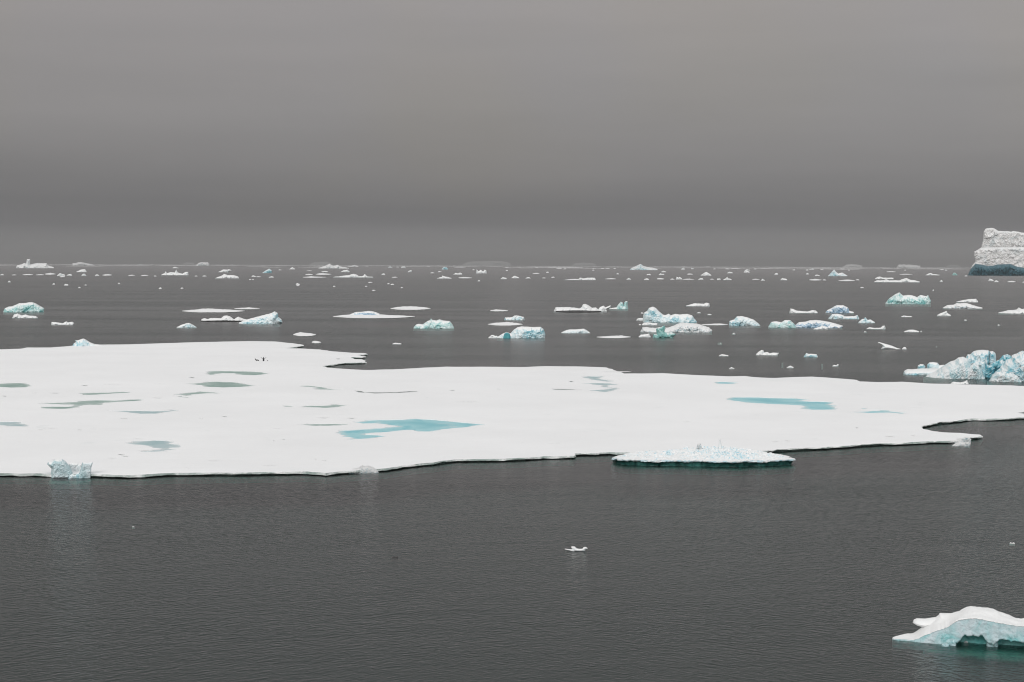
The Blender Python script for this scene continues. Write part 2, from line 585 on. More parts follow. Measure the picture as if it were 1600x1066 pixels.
def plate(name, x0, x1, yt, yb, thick=None, mat='snow', parent=None, humps=0.3, edge='wet_shade', skew=0.0):
    """flat floating floe: an uneven sheet with a rounded lip and a recessed waterline"""
    SEED[0] += 1
    seed = SEED[0]
    xc = (x0 + x1) / 2
    s = math.hypot(*ground(xc, yb).xy) / F_PX
    if thick is None: thick = min(1.2 * s, .3 * (yb - yt) * s)
    ybt = yb - thick / s
    yhz = 410.3 + .0037 * xc
    yt = max(min(yt, ybt - .35), yhz + (ybt - yhz) * .86)
    n = int(max(20, min(90, (x1 - x0) * 1.1)))
    ring = []
    pk = random.uniform(-.45, .45)
    pw = random.uniform(.75, 1.6)
    for i in range(n):
        a = 2 * math.pi * i / n
        cx, sy = math.cos(a), math.sin(a)
        u_ = cx
        # pointed ends, highest part off centre, ragged back and front
        uu = (u_ - pk) / (1 - pk) if u_ > pk else (pk - u_) / (1 + pk)
        hgt = max(0.0, 1 - uu ** pw) ** .8
        rag = 1 + .30 * noise.noise(Vector((u_ * 3, seed * 1.3, 0))) + .22 * noise.noise(Vector((u_ * 9, seed * 1.3, sy))) + .12 * noise.noise(Vector((u_ * 23, seed, sy)))
        px = xc + (x1 - x0) / 2 * u_
        ym, yh = (ybt + yt) / 2, (ybt - yt) / 2
        if sy > 0:
            py = ybt - .35 * (ybt - yt) - (.65 * (ybt - yt)) * hgt * rag - .02
        else:
            py = ybt - .35 * (ybt - yt) * (1 - min(1, max(0.0, 1 - abs(u_) ** 3) * (.8 + .4 * rag - .2)))
        py = max(py, yhz + (ybt - yhz) * .82)
        ring.append(ground(px, py, thick))
    c = sum(ring, Vector()) / n
    C = Vector((c.x, c.y, 0))
    v, f = [], []
    levels = [(1.0, -.4), (.985, 0.03), (.975, .3), (1.0, .72), (.99, 1.0), (.93, 1.06), (.6, 1.1), (.3, 1.12)]
    for k, (sc, zf) in enumerate(levels):
        for i, p in enumerate(ring):
            q = (p - c) * sc
            z = thick * zf
            if k >= 5:
                z += humps * thick * (1.0 + noise.fractal(Vector((q.x, q.y, seed)) * (.25 / s / 3), .8, 2, 3)) * (1 - sc) * 2
            z += thick * .12 * noise.noise(Vector((q.x / s / 3, q.y / s / 3, seed + k * .3)))
            v.append((q.x, q.y, z))
    for k in range(len(levels) - 1):
        for i in range(n):
            j = (i + 1) % n
            f.append((k * n + i, k * n + j, (k + 1) * n + j, (k + 1) * n + i))
    v.append((0, 0, thick * (1.15 + humps)))
    top = len(v) - 1
    k = len(levels) - 1
    for i in range(n):
        f.append((k * n + i, k * n + (i + 1) % n, top))
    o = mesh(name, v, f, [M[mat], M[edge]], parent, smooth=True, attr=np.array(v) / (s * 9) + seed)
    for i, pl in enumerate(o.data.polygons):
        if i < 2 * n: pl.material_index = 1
    o.location = C if parent is None else C - parent.location
    return o


# ------------------------------------------------------------------ the great snow covered floe
ZT = 0.30
OUT = [(-60, 548), (0, 546), (30, 545), (42, 543), (80, 543), (115, 540), (160, 538.5), (200, 538), (250, 536.5), (310, 534.5),
       (390, 533), (430, 533.5), (455, 536), (472, 538.5), (474, 540), (462, 542), (446, 544), (470, 544.5), (500, 546),
       (520, 549), (550, 551), (573, 552), (573, 553.5), (560, 554.8), (566, 556), (572, 557), (565, 558), (550, 558),
       (546, 559), (555, 561), (567, 561.5), (570, 563), (572, 566), (560, 566.5), (540, 567), (528, 568), (515, 570.5),
       (503, 572), (513, 574), (530, 575.5), (550, 577), (575, 578.5), (600, 578), (620, 577), (660, 574.5), (700, 573),
       (760, 573), (815, 573.5), (850, 572), (900, 572.5), (950, 574), (955, 575.5), (962, 580), (975, 583.5), (1000, 583.5),
       (1035, 583), (1060, 584.5), (1100, 586.5), (1140, 588), (1165, 587.5), (1190, 590), (1210, 590.5), (1250, 589),
       (1270, 588.5), (1310, 591), (1340, 594), (1345, 596), (1375, 597), (1410, 596.5), (1450, 599), (1490, 600), (1540, 601.5),
       (1600, 603), (1690, 606), (1760, 625), (1720, 642), (1660, 649), (1600, 652), (1570, 653.5), (1540, 654), (1520, 653.5),
       (1500, 656), (1470, 659.5), (1450, 662), (1440, 665), (1436, 669), (1445, 671), (1460, 674), (1475, 675.5), (1500, 676.5),
       (1515, 678), (1530, 679), (1530, 681), (1518, 684), (1512, 686), (1490, 688), (1460, 689.5), (1430, 690.5), (1400, 691.5),
       (1350, 693.5), (1300, 697), (1260, 700), (1225, 701.5), (1200, 704), (1150, 705), (1100, 706), (1000, 706.5), (960, 706.5),
       (950, 706), (930, 707.5), (907, 707.5), (900, 708.5), (893, 712), (870, 713), (850, 713), (830, 714.5), (800, 716),
       (760, 717), (730, 717.5), (700, 719), (660, 723.5), (640, 726), (610, 730), (590, 732.5), (560, 734), (530, 736),
       (505, 738.5), (480, 736.5), (430, 737), (400, 738), (360, 739), (320, 738), (280, 738.5), (240, 740), (200, 742), (160, 741),
       (100, 740), (50, 739.5), (0, 739), (-60, 739), (-140, 700), (-150, 600)]
PONDS = [
    ('green', [(-12, 600), (10, 599), (30, 598), (45, 600), (50, 603), (40, 605), (15, 606), (-12, 604)]),
    ('green', [(322, 580), (345, 579.5), (365, 580), (380, 580), (400, 580.5), (420, 583.5), (415, 585), (395, 586.5), (380, 586), (362, 583.5), (345, 583), (330, 586), (318, 586), (325, 583)]),
    ('green', [(288, 599.5), (305, 599), (325, 596.5), (345, 596), (370, 597.5), (383, 600), (400, 601.5), (392, 602.5), (380, 605), (350, 605.5), (320, 604), (310, 601)]),
    ('green', [(268, 616), (285, 614.5), (300, 613), (315, 611), (325, 612.5), (350, 613.5), (340, 615), (322, 614.5), (300, 616.5), (290, 619), (297, 621.5), (280, 620), (285, 617.5)]),
    ('green', [(123, 615), (140, 614), (165, 613), (190, 612), (205, 612), (200, 613.5), (175, 615), (155, 616), (130, 617.5)]),
    ('green', [(55, 630.5), (85, 629), (115, 628), (130, 626), (155, 625), (180, 625.5), (210, 623.5), (222, 623.5), (215, 626), (185, 628), (165, 629.5), (157, 631), (166, 633), (145, 632.5), (130, 633.5), (126, 636), (112, 638.5), (95, 639), (65, 638), (68, 635.5), (90, 635), (116, 635), (120, 632.5), (95, 631.8)]),
    ('grey', [(165, 641), (190, 641.5), (215, 641.5), (235, 642), (260, 641.5), (280, 639.5), (262, 644), (240, 646.5), (215, 646.5), (200, 645), (185, 642.8)]),
    ('grey', [(-12, 659), (20, 658.5), (38, 660), (32, 662.5), (47, 664.5), (38, 666.5), (15, 666), (-12, 664)]),
    ('grey', [(196, 692.5), (215, 690), (235, 688), (255, 688.5), (272, 690), (270, 692.5), (280, 696), (286, 699), (272, 700), (262, 703), (255, 705.5), (240, 706), (218, 706), (238, 704), (242, 700), (236, 697), (218, 696), (205, 693.8)]),
    ('green', [(460, 602.3), (478, 602), (500, 604), (520, 607), (532, 608), (515, 609.3), (495, 608.4), (490, 606.4), (475, 604.2)]),
    ('dark', [(550, 610), (560, 610.5), (572, 613), (595, 613), (620, 612.5), (640, 611.4), (658, 611.3), (640, 613), (615, 614.2), (585, 614.8), (562, 613)]),
    ('green', [(440, 634), (450, 633.6), (460, 634), (455, 635.6), (446, 635.5)]),
    ('green', [(471, 635), (485, 634), (505, 634), (515, 632), (525, 631.5), (545, 634), (530, 636), (510, 637.5), (490, 636.8), (470, 636.3)]),
    ('green', [(463, 664), (480, 662.2), (500, 662.5), (520, 662.2), (545, 662.5), (530, 664.5), (505, 665), (480, 665.5)]),
    ('blue', [(557, 659), (575, 656.5), (600, 656), (625, 655.5), (650, 654), (670, 655.5), (700, 657.5), (725, 660), (752, 663.5), (740, 666.5), (715, 669), (690, 671.5), (675, 674.5), (655, 674), (640, 671.5), (622, 672.5), (605, 675), (585, 676), (572, 677.5), (568, 678.8), (580, 678.6), (600, 680.5), (603, 682), (585, 684.5), (565, 686), (550, 687), (548, 684), (535, 681.5), (526, 677), (530, 674), (550, 672), (575, 670), (600, 668.5), (618, 667), (622, 665.3), (612, 664), (590, 661.5), (570, 661.8)]),
    ('grey', [(909, 590), (918, 587.5), (935, 588), (945, 587.5), (938, 590), (936, 592), (950, 593.5), (960, 596), (945, 596.5), (930, 594.5), (920, 591.8)]),
    ('grey', [(914, 599), (930, 598), (945, 598.5), (965, 600), (957, 601.3), (949, 602.3), (956, 605.5), (965, 608), (956, 611), (940, 612.5), (925, 611), (918, 609), (938, 609), (947, 607), (943, 604), (934, 601.4), (920, 600.7)]),
    ('dark', [(862, 607.5), (880, 607.6), (913, 608.4), (880, 609.2), (866, 609)]),
    ('blue', [(1116, 598), (1120, 596.5), (1135, 596.8), (1156, 598), (1145, 599.7), (1120, 599.7)]),
    ('blue', [(1134, 622), (1150, 620.5), (1180, 620.5), (1220, 622), (1245, 622), (1262, 624.5), (1252, 626.3), (1275, 627.3), (1300, 628), (1302, 633), (1308, 636.5), (1300, 640), (1270, 640.5), (1252, 639), (1257, 635), (1245, 633), (1210, 631.5), (1180, 630), (1150, 627), (1138, 626)]),
    ('blue', [(1333, 644), (1355, 642.5), (1372, 641.7), (1350, 638.3), (1348, 636.8), (1362, 639.3), (1380, 641), (1400, 643), (1420, 645), (1410, 646.5), (1395, 645.3), (1375, 644.7), (1350, 645.2)]),
    ('dark', [(1589, 645), (1600, 643.5), (1612, 645), (1600, 646.5)]),
    ('dark', [(525, 560.6), (530, 560.2), (533, 561), (528, 561.6)]),
]
for x0, x1, y, h in ((168, 184, 716, .7), (184, 196, 710.5, 1.2), (190, 202, 713, .9), (310, 319, 653.5, .7), (347, 355, 651, 1), (236, 256, 622, .7), (1381, 1400, 682.3, .9),
                     (1206, 1218, 690.4, .7), (1226, 1238, 689, .8), (708, 750, 628, .6), (702, 712, 610, .8), (852, 882, 692.5, .6), (491, 497, 717.5, .8), (502, 511, 719.3, .9),
                     (187, 203, 654, .6), (72, 98, 614.3, .7), (50, 60, 614.2, .6), (127, 138, 602.6, .9), (155, 198, 600.6, .4), (240, 262, 600, .4), (295, 305, 590, 1), (888, 897, 596, 1.2),
                     (426, 440, 670, .5), (440, 447, 686.6, .8), (427, 430, 689, .8), (57, 70, 671, .6), (120, 130, 672, .7), (140, 155, 669, .6), (324, 346, 719.5, .5), (290, 297, 731.5, .5),
                     (3, 12, 619, .9), (495, 515, 653, .8), (541, 558, 653.6, .9), (1336, 1341, 668.5, 1.0), (1423, 1432, 681, .7), (205, 226, 686, .6), (60, 90, 669.5, .4), (268, 280, 619, .5), (1065, 1080, 659, .4),
                     (774, 784, 608, .5), (940, 985, 580.5, .5), (215, 240, 704, .8), (410, 432, 727.5, .5), (80, 100, 718, .7), (1270, 1282, 686, .5)):
    xm = (x0 + x1) / 2
    PONDS.append(('dark', [(x0, y), (xm - .1 * (x1 - x0), y - h * .7), (x1, y - h * .2), (xm + .15 * (x1 - x0), y + h * .8)]))

PC = ground(700, 640).xy
out_w = [tuple(ground(x, y, ZT).xy) for x, y in OUT]
# finer steps towards the camera
ow = []
for (a, b) in zip(out_w, out_w[1:] + out_w[:1]):
    a, b = np.array(a), np.array(b)
    dist_ = min(np.hypot(*a), np.hypot(*b))
    ds = .35 if dist_ < 190 else .9
    n = max(1, int(np.hypot(*(b - a)) / ds))
    for k in range(n):
        ow.append(a + (b - a) * k / n)
ow = np.array(ow)
for i, p in enumerate(ow):
    dd = np.hypot(*p)
    k = .95 if dd < 190 else .8
    for o__, (sa, ss) in enumerate(((1.1, 5.0), (.75, 2.0), (.5, .9), (.3, .4))):
        v = nvec(Vector((p[0] / ss, p[1] / ss, 3 + o__ * 5)))
        ow[i] += k * sa * .45 * np.array((v.x, v.y))
pond_w = []
for kind, pp in PONDS:
    w = np.array([tuple(ground(x, y, ZT).xy) for x, y in pp])
    c = w.mean(0)
    small = np.ptp(w[:, 0]) < 4
    q = resample([tuple(p) for p in w], .25 if small else .45, .10 if small else .28, 1.0 if small else 2.0, seed=c[0])
    if not small:       # slushy, ragged shores with long thin fingers
        kk = .45 if kind == 'dark' else 1.0
        for i, p in enumerate(q):
            q[i][0] += kk * (.9 * noise.noise(Vector((p[0] * .2, p[1] * .9, c[0]))) + .5 * noise.noise(Vector((p[0] * .5, p[1] * 2.2, c[0] + 9))))
            q[i][1] += kk * (.35 * noise.noise(Vector((p[0] * .9, p[1] * .3, c[0] + 4))) + .22 * noise.noise(Vector((p[0] * 2.4, p[1] * .5, c[0] + 6))))
    pond_w.append((kind, q))

edges, pts = [], []


def add_loop(q):
    b = len(pts)
    pts.extend([tuple(p) for p in q])
    edges.extend([(b + i, b + (i + 1) % len(q)) for i in range(len(q))])


add_loop(ow)
for kind, q in pond_w:
    add_loop(q)
gx, gy = np.meshgrid(np.arange(ow[:, 0].min(), ow[:, 0].max(), 1.3), np.arange(ow[:, 1].min(), ow[:, 1].max(), 1.6))
g = np.stack([gx.ravel(), gy.ravel()], 1) + RNG.uniform(-.4, .4, (gx.size, 2))
g = g[pip(g, ow)]
g = g[segdist(g, ow, np.roll(ow, -1, 0)) > .4]
pts.extend([tuple(p) for p in g])
V, Fc = cdt(np.array(pts), edges)
cen = np.array([V[list(f)].mean(0) for f in Fc])
inside = pip(cen, ow)
for kind, q in pond_w:
    m_ = pip(cen, q)
    inside &= ~m_
de = segdist(V, ow, np.roll(ow, -1, 0))
dp = np.full(len(V), 1e9)
for kind, q in pond_w:
    c = q.mean(0)
    near = np.hypot(*(V - c).T) < np.ptp(q, 0).max() + 8
    if near.any():
        dp[near] = np.minimum(dp[near], segdist(V[near], q, np.roll(q, -1, 0)))
zs = np.zeros(len(V))
for i, p in enumerate(V):
    f1 = noise.fractal(Vector((p[0] / 14, p[1] / 14, 1.5)), 1.0, 2.0, 4)
    f2 = noise.noise(Vector((p[0] / 2.2, p[1] / 2.2, 8.5)))
    damp = min(1, dp[i] / 3.0)
    zs[i] = ZT + (f1 * .085 + f2 * .02) * damp + .02 * damp
    # thin rounded lip
    if de[i] < .02: zs[i] = ZT - .02
floe_root = empty('ice_floe', (PC[0], PC[1], 0))
tag(floe_root, 'huge flat snow covered floe with turquoise melt ponds spanning the whole width', 'ice floe')
T0 = np.array((PC[0], PC[1]))
vv = [(v[0] - T0[0], v[1] - T0[1], z) for v, z in zip(V, zs)]
ff = []
for f, k in zip(Fc, inside):
    if not k: continue
    a = V[list(f)]
    cr = (a[1][0] - a[0][0]) * (a[2][1] - a[0][1]) - (a[1][1] - a[0][1]) * (a[2][0] - a[0][0])
    ff.append(f if cr > 0 else f[::-1])
# banks of the ponds, down to the meltwater
for kind, q in pond_w:
    b = len(vv)
    n = len(q)
    dz = .05 if kind != 'dark' else .06
    for zl in (ZT, ZT - dz - .03):
        for p in q:
            vv.append((p[0] - T0[0], p[1] - T0[1], zl))
    for i in range(n):
        j = (i + 1) % n
        ff.append((b + i, b + j, b + n + j, b + n + i))
mesh('snow_cover', vv, ff, M['snow'], floe_root, smooth=True)
for kind, q in pond_w:
    n = len(q)
    gq = np.zeros((0, 2))
    if kind != 'dark':
        gx, gy = np.meshgrid(np.arange(q[:, 0].min(), q[:, 0].max(), .35), np.arange(q[:, 1].min(), q[:, 1].max(), .6))
        gq = np.stack([gx.ravel(), gy.ravel()], 1) + RNG.uniform(-.1, .1, (gx.size, 2))
        gq = gq[pip(gq, q)]
        if len(gq): gq = gq[segdist(gq, q, np.roll(q, -1, 0)) > .12]
    vq, fq = cdt(np.vstack([q, gq]), [(i, (i + 1) % n) for i in range(n)])
    c2 = np.array([vq[list(f)].mean(0) for f in fq])
    kp = pip(c2, q)
    dz = .04 if kind != 'dark' else .05
    fo = []
    for f, k in zip(fq, kp):
        if not k: continue
        a = vq[list(f)]
        cr = (a[1][0] - a[0][0]) * (a[2][1] - a[0][1]) - (a[1][1] - a[0][1]) * (a[2][0] - a[0][0])
        fo.append(f if cr > 0 else f[::-1])
    if not fo: continue
    sh = segdist(vq, q, np.roll(q, -1, 0)) if kind != 'dark' else np.full(len(vq), 9.0)
    o = mesh('melt_pond' if kind != 'dark' else 'slush_crack', [(p[0] - T0[0], p[1] - T0[1], ZT - dz) for p in vq], fo, M['p_' + kind], floe_root)
    at_ = o.data.attributes.new('shore', 'FLOAT', 'POINT')
    at_.data.foreach_set('value', np.asarray(sh, np.float32))

# the floe's broken edge: hanging snow lip, waterline hollow with its shade painted dark, pale shelf under water
nrm = np.zeros_like(ow)
for st in (1, 2, 4):
    d = np.roll(ow, -st, 0) - np.roll(ow, st, 0)
    l = np.hypot(*d.T) + 1e-9
    nrm += np.stack([d[:, 1], -d[:, 0]], 1) / l[:, None]
nrm /= (np.hypot(*nrm.T) + 1e-9)[:, None]
area = 0.5 * np.sum(ow[:, 0] * np.roll(ow[:, 1], -1) - np.roll(ow[:, 0], -1) * ow[:, 1])
if area < 0: nrm = -nrm       # outward


def skirt(name, prof, mat, smooth=False, jitter=.08):
    v, f = [], []
    n = len(ow)
    for k, (off, z) in enumerate(prof):
        for i, p in enumerate(ow):
            w1_ = noise.noise(Vector((p[0] / 3.5, p[1] / 3.5, 20.0)))
            w2_ = noise.noise(Vector((p[0] / .9, p[1] / .9, 31.0 + k)))
            o1 = off * (1 + .7 * w1_) + jitter * w2_ * (0 if k == 0 else 1)
            lo_ = min(1, max(0, (p[0] + 12) / 30)) if p[1] < 250 else .6      # thinner freeboard on the left
            z1 = z if k == 0 else z + .03 * w2_
            if k and 0.0 < z < ZT - .03:
                z1 -= (1 - lo_) * .09 * (z / ZT) + .10 * max(-.7, w1_ + .6 * w2_ + .5 * noise.noise(Vector((p[0] / 8, p[1] / 8, 77))))
                z1 = max(z1, .015)
            q = p + nrm[i] * o1
            v.append((q[0] - T0[0], q[1] - T0[1], z1))
    for k in range(len(prof) - 1):
        for i in range(n):
            j = (i + 1) % n
            q4 = (k * n + i, k * n + j, (k + 1) * n + j, (k + 1) * n + i)
            f.append(q4 if area < 0 else q4[::-1])
    va = np.array(v)
    return mesh(name, v, f, M[mat], floe_root, smooth=smooth, attr=va / .5)


M['lip'] = ice_mat('shaded_snow_edge', (.80, .81, .81), (.30, .37, .35), .62, scale=.22, snow=.75, bump=.8)  # grey patches painted for the shade a front-lit lip lacks
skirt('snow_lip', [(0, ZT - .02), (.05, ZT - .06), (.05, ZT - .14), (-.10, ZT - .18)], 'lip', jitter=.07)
skirt('waterline_hollow', [(-.10, ZT - .15), (-.30, .09), (-.36, .02), (-.38, -.06)], 'wet_shade')
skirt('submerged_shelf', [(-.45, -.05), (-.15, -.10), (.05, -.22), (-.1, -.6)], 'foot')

# ------------------------------------------------------------------ penguins on the floe
pm, pt = newmat('penguin_back')
po = N(pt, 'ShaderNodeOutputMaterial')
pb = N(pt, 'ShaderNodeBsdfPrincipled', inp={'Base Color': (.012, .012, .015, 1), 'Roughness': .6})
L(pt, pb.outputs[0], po.inputs[0])
pm2, pt2 = newmat('penguin_belly')
po2 = N(pt2, 'ShaderNodeOutputMaterial')
pb2 = N(pt2, 'ShaderNodeBsdfPrincipled', inp={'Base Color': (.7, .7, .68, 1), 'Roughness': .7})
L(pt2, pb2.outputs[0], po2.inputs[0])


def penguin(px, py, lying, face, raise_, label):
    g0 = ground(px, py, ZT)
    g0.z = ZT
    v, f, mi = [], [], []
    nseg = 14
    # spine stations: (forward, up, half width, half thickness)
    if lying:
        st = [(-.38, .04, .015, .01), (-.33, .07, .06, .05), (-.22, .12, .11, .10), (-.05, .14, .13, .125), (.10, .15, .12, .115), (.20, .20, .075, .08),
              (.25, .28, .055, .06), (.28, .35, .055, .06), (.31, .40, .045, .045), (.325, .43, .01, .01)]
    else:
        st = [(-.08, .02, .03, .03), (-.05, .07, .10, .10), (0, .20, .135, .135), (.0, .36, .13, .13), (.01, .47, .10, .10), (.02, .54, .065, .07),
              (.03, .60, .06, .065), (.04, .66, .058, .062), (.045, .70, .04, .045), (.045, .72, .008, .008)]
    for k, (a, h, w, tk) in enumerate(st):
        pa, ph = st[max(0, k - 1)][:2]
        na, nh = st[min(len(st) - 1, k + 1)][:2]
        d = Vector((na - pa, nh - ph)).normalized()
        up = Vector((-d.y, d.x))
        for i in range(nseg):
            an = 2 * math.pi * i / nseg
            v.append((w * math.sin(an), a + up.x * tk * math.cos(an), h + up.y * tk * math.cos(an)))
    for k in range(len(st) - 1):
        for i in range(nseg):
            j = (i + 1) % nseg
            f.append((k * nseg + i, k * nseg + j, (k + 1) * nseg + j, (k + 1) * nseg + i))
            an = 2 * math.pi * (i + .5) / nseg
            mi.append(1 if (math.cos(an) < -.35 and k < 6) else 0)
    f.append(tuple(range(nseg))[::-1]); mi.append(0)

    def limb(P, W):
        b = len(v)
        for q, (w, h) in zip(P, W):
            for sx, sz in ((-1, -1), (1, -1), (1, 1), (-1, 1)):
                v.append((q[0] + sz * h, q[1] + sx * w, q[2]))
        for k in range(len(P) - 1):
            for i in range(4):
                f.append((b + k * 4 + i, b + k * 4 + (i + 1) % 4, b + k * 4 + 4 + (i + 1) % 4, b + k * 4 + 4 + i)); mi.append(0)
        e = b + (len(P) - 1) * 4
        f.append((e, e + 1, e + 2, e + 3)); mi.append(0)
    sh = (.12, .02, .42) if not lying else (.11, .10, .17)
    for sgn in (-1, 1):
        if raise_:
            limb([(sgn * sh[0] * .8, sh[1], sh[2]), (sgn * (sh[0] + .12), sh[1] - .02, sh[2] + .10), (sgn * (sh[0] + .30), sh[1] - .04, sh[2] + .27)], [(.06, .04), (.075, .03), (.035, .02)])
        else:
            limb([(sgn * sh[0] * .8, sh[1], sh[2]), (sgn * (sh[0] + .05), sh[1] - .08, sh[2] - .08), (sgn * (sh[0] + .07), sh[1] - .17, sh[2] - .14 if not lying else .06)], [(.045, .02), (.05, .018), (.02, .01)])
        if not lying:
            limb([(sgn * .05, -.02, .07), (sgn * .055, .03, .015), (sgn * .06, .11, .008)], [(.03, .03), (.02, .03), (.01, .035)])
    tip = st[-2]
    b = len(v)
    for q in ((.018, tip[0] + .03, tip[1]), (-.018, tip[0] + .03, tip[1]), (0, tip[0] + .03, tip[1] + .025), (0, tip[0] + .12, tip[1] - .01)):
        v.append(q)
    for t3 in ((0, 1, 2), (0, 3, 1), (1, 3, 2), (2, 3, 0)):
        f.append(tuple(b + k for k in t3)); mi.append(0)
    b = len(v)   # tail
    a0, h0 = st[0][:2]
    for q in ((.04, a0 + .03, h0 + .03), (-.04, a0 + .03, h0 + .03), (0, a0 + .03, h0 - .01), (0, a0 - .12, h0 - .005)):
        v.append(q)
    for t3 in ((0, 2, 1), (0, 1, 3), (1, 2, 3), (2, 0, 3)):
        f.append(tuple(b + k for k in t3)); mi.append(0)
    o = mesh('penguin', v, f, [pm, pm2], smooth=True, loc=g0)
    o.data.polygons.foreach_set('material_index', mi)
    o.rotation_euler = (0, 0, face)
    o.scale = (1.12, 1.12, 1.05) if not lying else (1.2, 1.1, 1.1)
    tag(o, label, 'penguin')


penguin(401.5, 564.5, True, math.radians(75), False, 'smaller black penguin lying low on the snow')
penguin(411.8, 565.0, False, math.radians(-8), True, 'larger black penguin standing on snow with flippers spread')
inflate('ice_chunk', [(417, 564.6), (417.6, 563.2), (418.6, 563), (419.2, 564.6)], 564.8, mat='dark', z0=ZT)
tag(bpy.data.objects[-1] if False else COL.objects[-1], 'tiny grey lump on the snow right beside the larger penguin', 'ice lump')


# ------------------------------------------------------------------ icebergs and chunks
def berg(label, prof, yb, mat='pale', cat='iceberg', group=None, name=None, **kw):
    o = inflate(name or cat.replace(' ', '_'), prof, yb, mat=mat, **kw)
    return tag(o, label, cat, group)


def floe(label, x0, x1, yt, yb, group='small flat floes on the open water', **kw):
    o = plate('ice_floe', x0, x1, yt, yb, **kw)
    return tag(o, label, 'ice floe', group)


GB = 'small icebergs drifting beyond the great floe'
GC = 'ice chunks drifting beyond the great floe'
berg('pale teal rounded berg at the left edge with dark slit near its top', [(5, 486.5), (7, 482), (13, 479.5), (20, 478.5), (24, 476.5), (30, 474), (40, 473.5), (44, 472.5), (52, 472.5), (57, 475), (60, 477), (66, 480), (69.5, 483), (69, 487)], 488, 'teal', group=GB)
berg('low white chunk just below the leftmost teal berg', [(19, 496), (22, 491.5), (27, 490), (34, 493), (40, 491.5), (45, 493), (56, 494), (59, 496.5)], 497, 'white', 'ice chunk', GC)
berg('narrow white lumpy chunk alone on the water above the snowy hump of the floe', [(80, 507), (80.5, 503.5), (84, 503), (90, 504), (98, 505), (102, 503), (104, 502.5), (106, 504), (113, 503), (116, 505), (115, 507)], 507.5, 'white', 'ice chunk', GC)
berg('pointed white ice hump with grey side on the back edge of the great floe', [(113, 541), (115, 536.5), (119, 534.5), (117, 532), (122, 532), (127, 530), (130, 529), (134, 530.5), (140, 534.5), (148, 538), (160, 539), (166, 541)], 542.5, 'pale', 'ice hump', z0=.1)
floe('long smooth white floe left of centre with pointed ends', 284, 383, 482, 489)
floe('thin white sliver of floe behind right end of the long smooth floe', 366, 406, 480.5, 483.6)
berg('low snowy ridge with a dark underside joined to blue berg', [(314, 501), (315, 498.5), (320, 497.5), (325, 498.5), (330, 497), (345, 497.5), (350, 493.5), (355, 493), (360, 495), (366, 499), (372, 495), (377, 497), (385, 499.5), (385, 502)], 502.5, 'white', 'ice ridge', GB)
plate('dark_underside', 313, 382, 499.5, 503.2, mat='dark', edge='dark', parent=None)  # darker plate along the foot of the ridge
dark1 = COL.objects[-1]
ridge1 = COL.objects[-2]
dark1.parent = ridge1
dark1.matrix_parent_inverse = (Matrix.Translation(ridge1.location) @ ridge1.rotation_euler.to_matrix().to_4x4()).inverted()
berg('ice blue wedge berg rising to a knob at its right end', [(373, 504), (383, 500), (400, 495.5), (410, 493), (417, 491), (425, 489), (429, 486.5), (434, 489), (435, 495), (440, 499), (441.5, 504), (437, 506)], 506, 'pale', group=GB)
berg('small rounded white hump with blue foot below the long smooth floe', [(276, 511), (283, 508), (290, 505.5), (296, 505), (302, 508), (307, 511)], 512, 'pale', 'ice chunk', GC)
floe('short thick white floe just behind the great floe left of centre', 458, 494, 519, 526, humps=.5)
floe('tiny white floe off the notched tip of the great floe', 487, 502, 532.5, 537)
floe('longest narrow white floe carrying a low bluish hump', 520, 649, 490, 498)
berg('low bluish snow hump lying on the longest narrow floe', [(545, 491), (555, 488), (567, 487), (575, 486), (582, 486.5), (588, 488), (594, 491)], 493, 'steel', 'ice hump', z0=.15)
floe('lens shaped white floe above and right of the longest floe', 610, 673, 478.5, 485)
berg('craggy teal berg with small low knob on its left, left of centre', [(646, 512), (650, 507), (655, 506), (661, 507), (668, 501.5), (672, 500), (673, 497.5), (676, 500), (682, 501), (687, 499), (693, 501), (698, 501.5), (703, 502), (707, 507), (709.5, 512)], 513.5, 'teal', group=GB)
floe('thin small floe directly above the small two-part white chunk', 766, 794, 483.5, 487.2)
berg('small two-part white chunk above the blue block berg', [(788, 499), (789, 496.3), (800, 495.5), (804, 493), (810, 493.5), (819, 495.5), (819.5, 499)], 500, 'pale', 'ice chunk', GC)
floe('narrow white floe directly behind the blue block berg', 762, 817, 503.5, 509.5)
r_ = berg('blue block shaped berg with flat top and a low teal tail on the left', [(777, 526), (785, 521.5), (792, 519), (798, 521), (803, 515), (808, 511.5), (815, 510), (830, 511), (845, 511), (849, 514), (852, 522), (851.5, 527)], 528.5, 'pale', group=GB)
o = inflate('teal_lobe', [(786, 527), (788, 521.5), (792, 519.5), (796.5, 521.5), (798, 527)], 528.6, mat='deep', rough=.4)
o.parent = r_
o.matrix_parent_inverse = (Matrix.Translation(r_.location) @ r_.rotation_euler.to_matrix().to_4x4()).inverted()
berg('little white crumbs of ice at the left tail of the blue block berg', [(763, 527), (768, 523.5), (771, 523.5), (774, 525.5), (776, 524.5), (779, 527)], 528, 'white', 'ice chunk', GC)
berg('broken snowy floe with a black hollow beneath and a tilted slab on top', [(865, 486), (868, 480.5), (875, 480), (890, 480), (905, 482), (909, 480), (911, 475.5), (915, 475), (920, 477.5), (925, 481), (931, 480.5), (936, 484), (940, 484.5), (942, 486)], 487, 'white', 'broken floe', GB, depth=14)
rb = COL.objects[-1]
o = plate('hollow_shade_plate', 868, 940, 484.2, 488.4, mat='dark', edge='dark')  # near-black plate painted as the shade inside the undercut
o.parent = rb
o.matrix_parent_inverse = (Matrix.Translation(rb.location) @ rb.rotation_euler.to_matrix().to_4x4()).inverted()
berg('jagged white chunk between the black hollowed floe and the twin pinnacles', [(933, 486), (938, 479.5), (943, 477.5), (946, 480.5), (950, 479), (954, 477), (954, 481), (948, 484.5)], 486.5, 'white', 'ice chunk', GC)
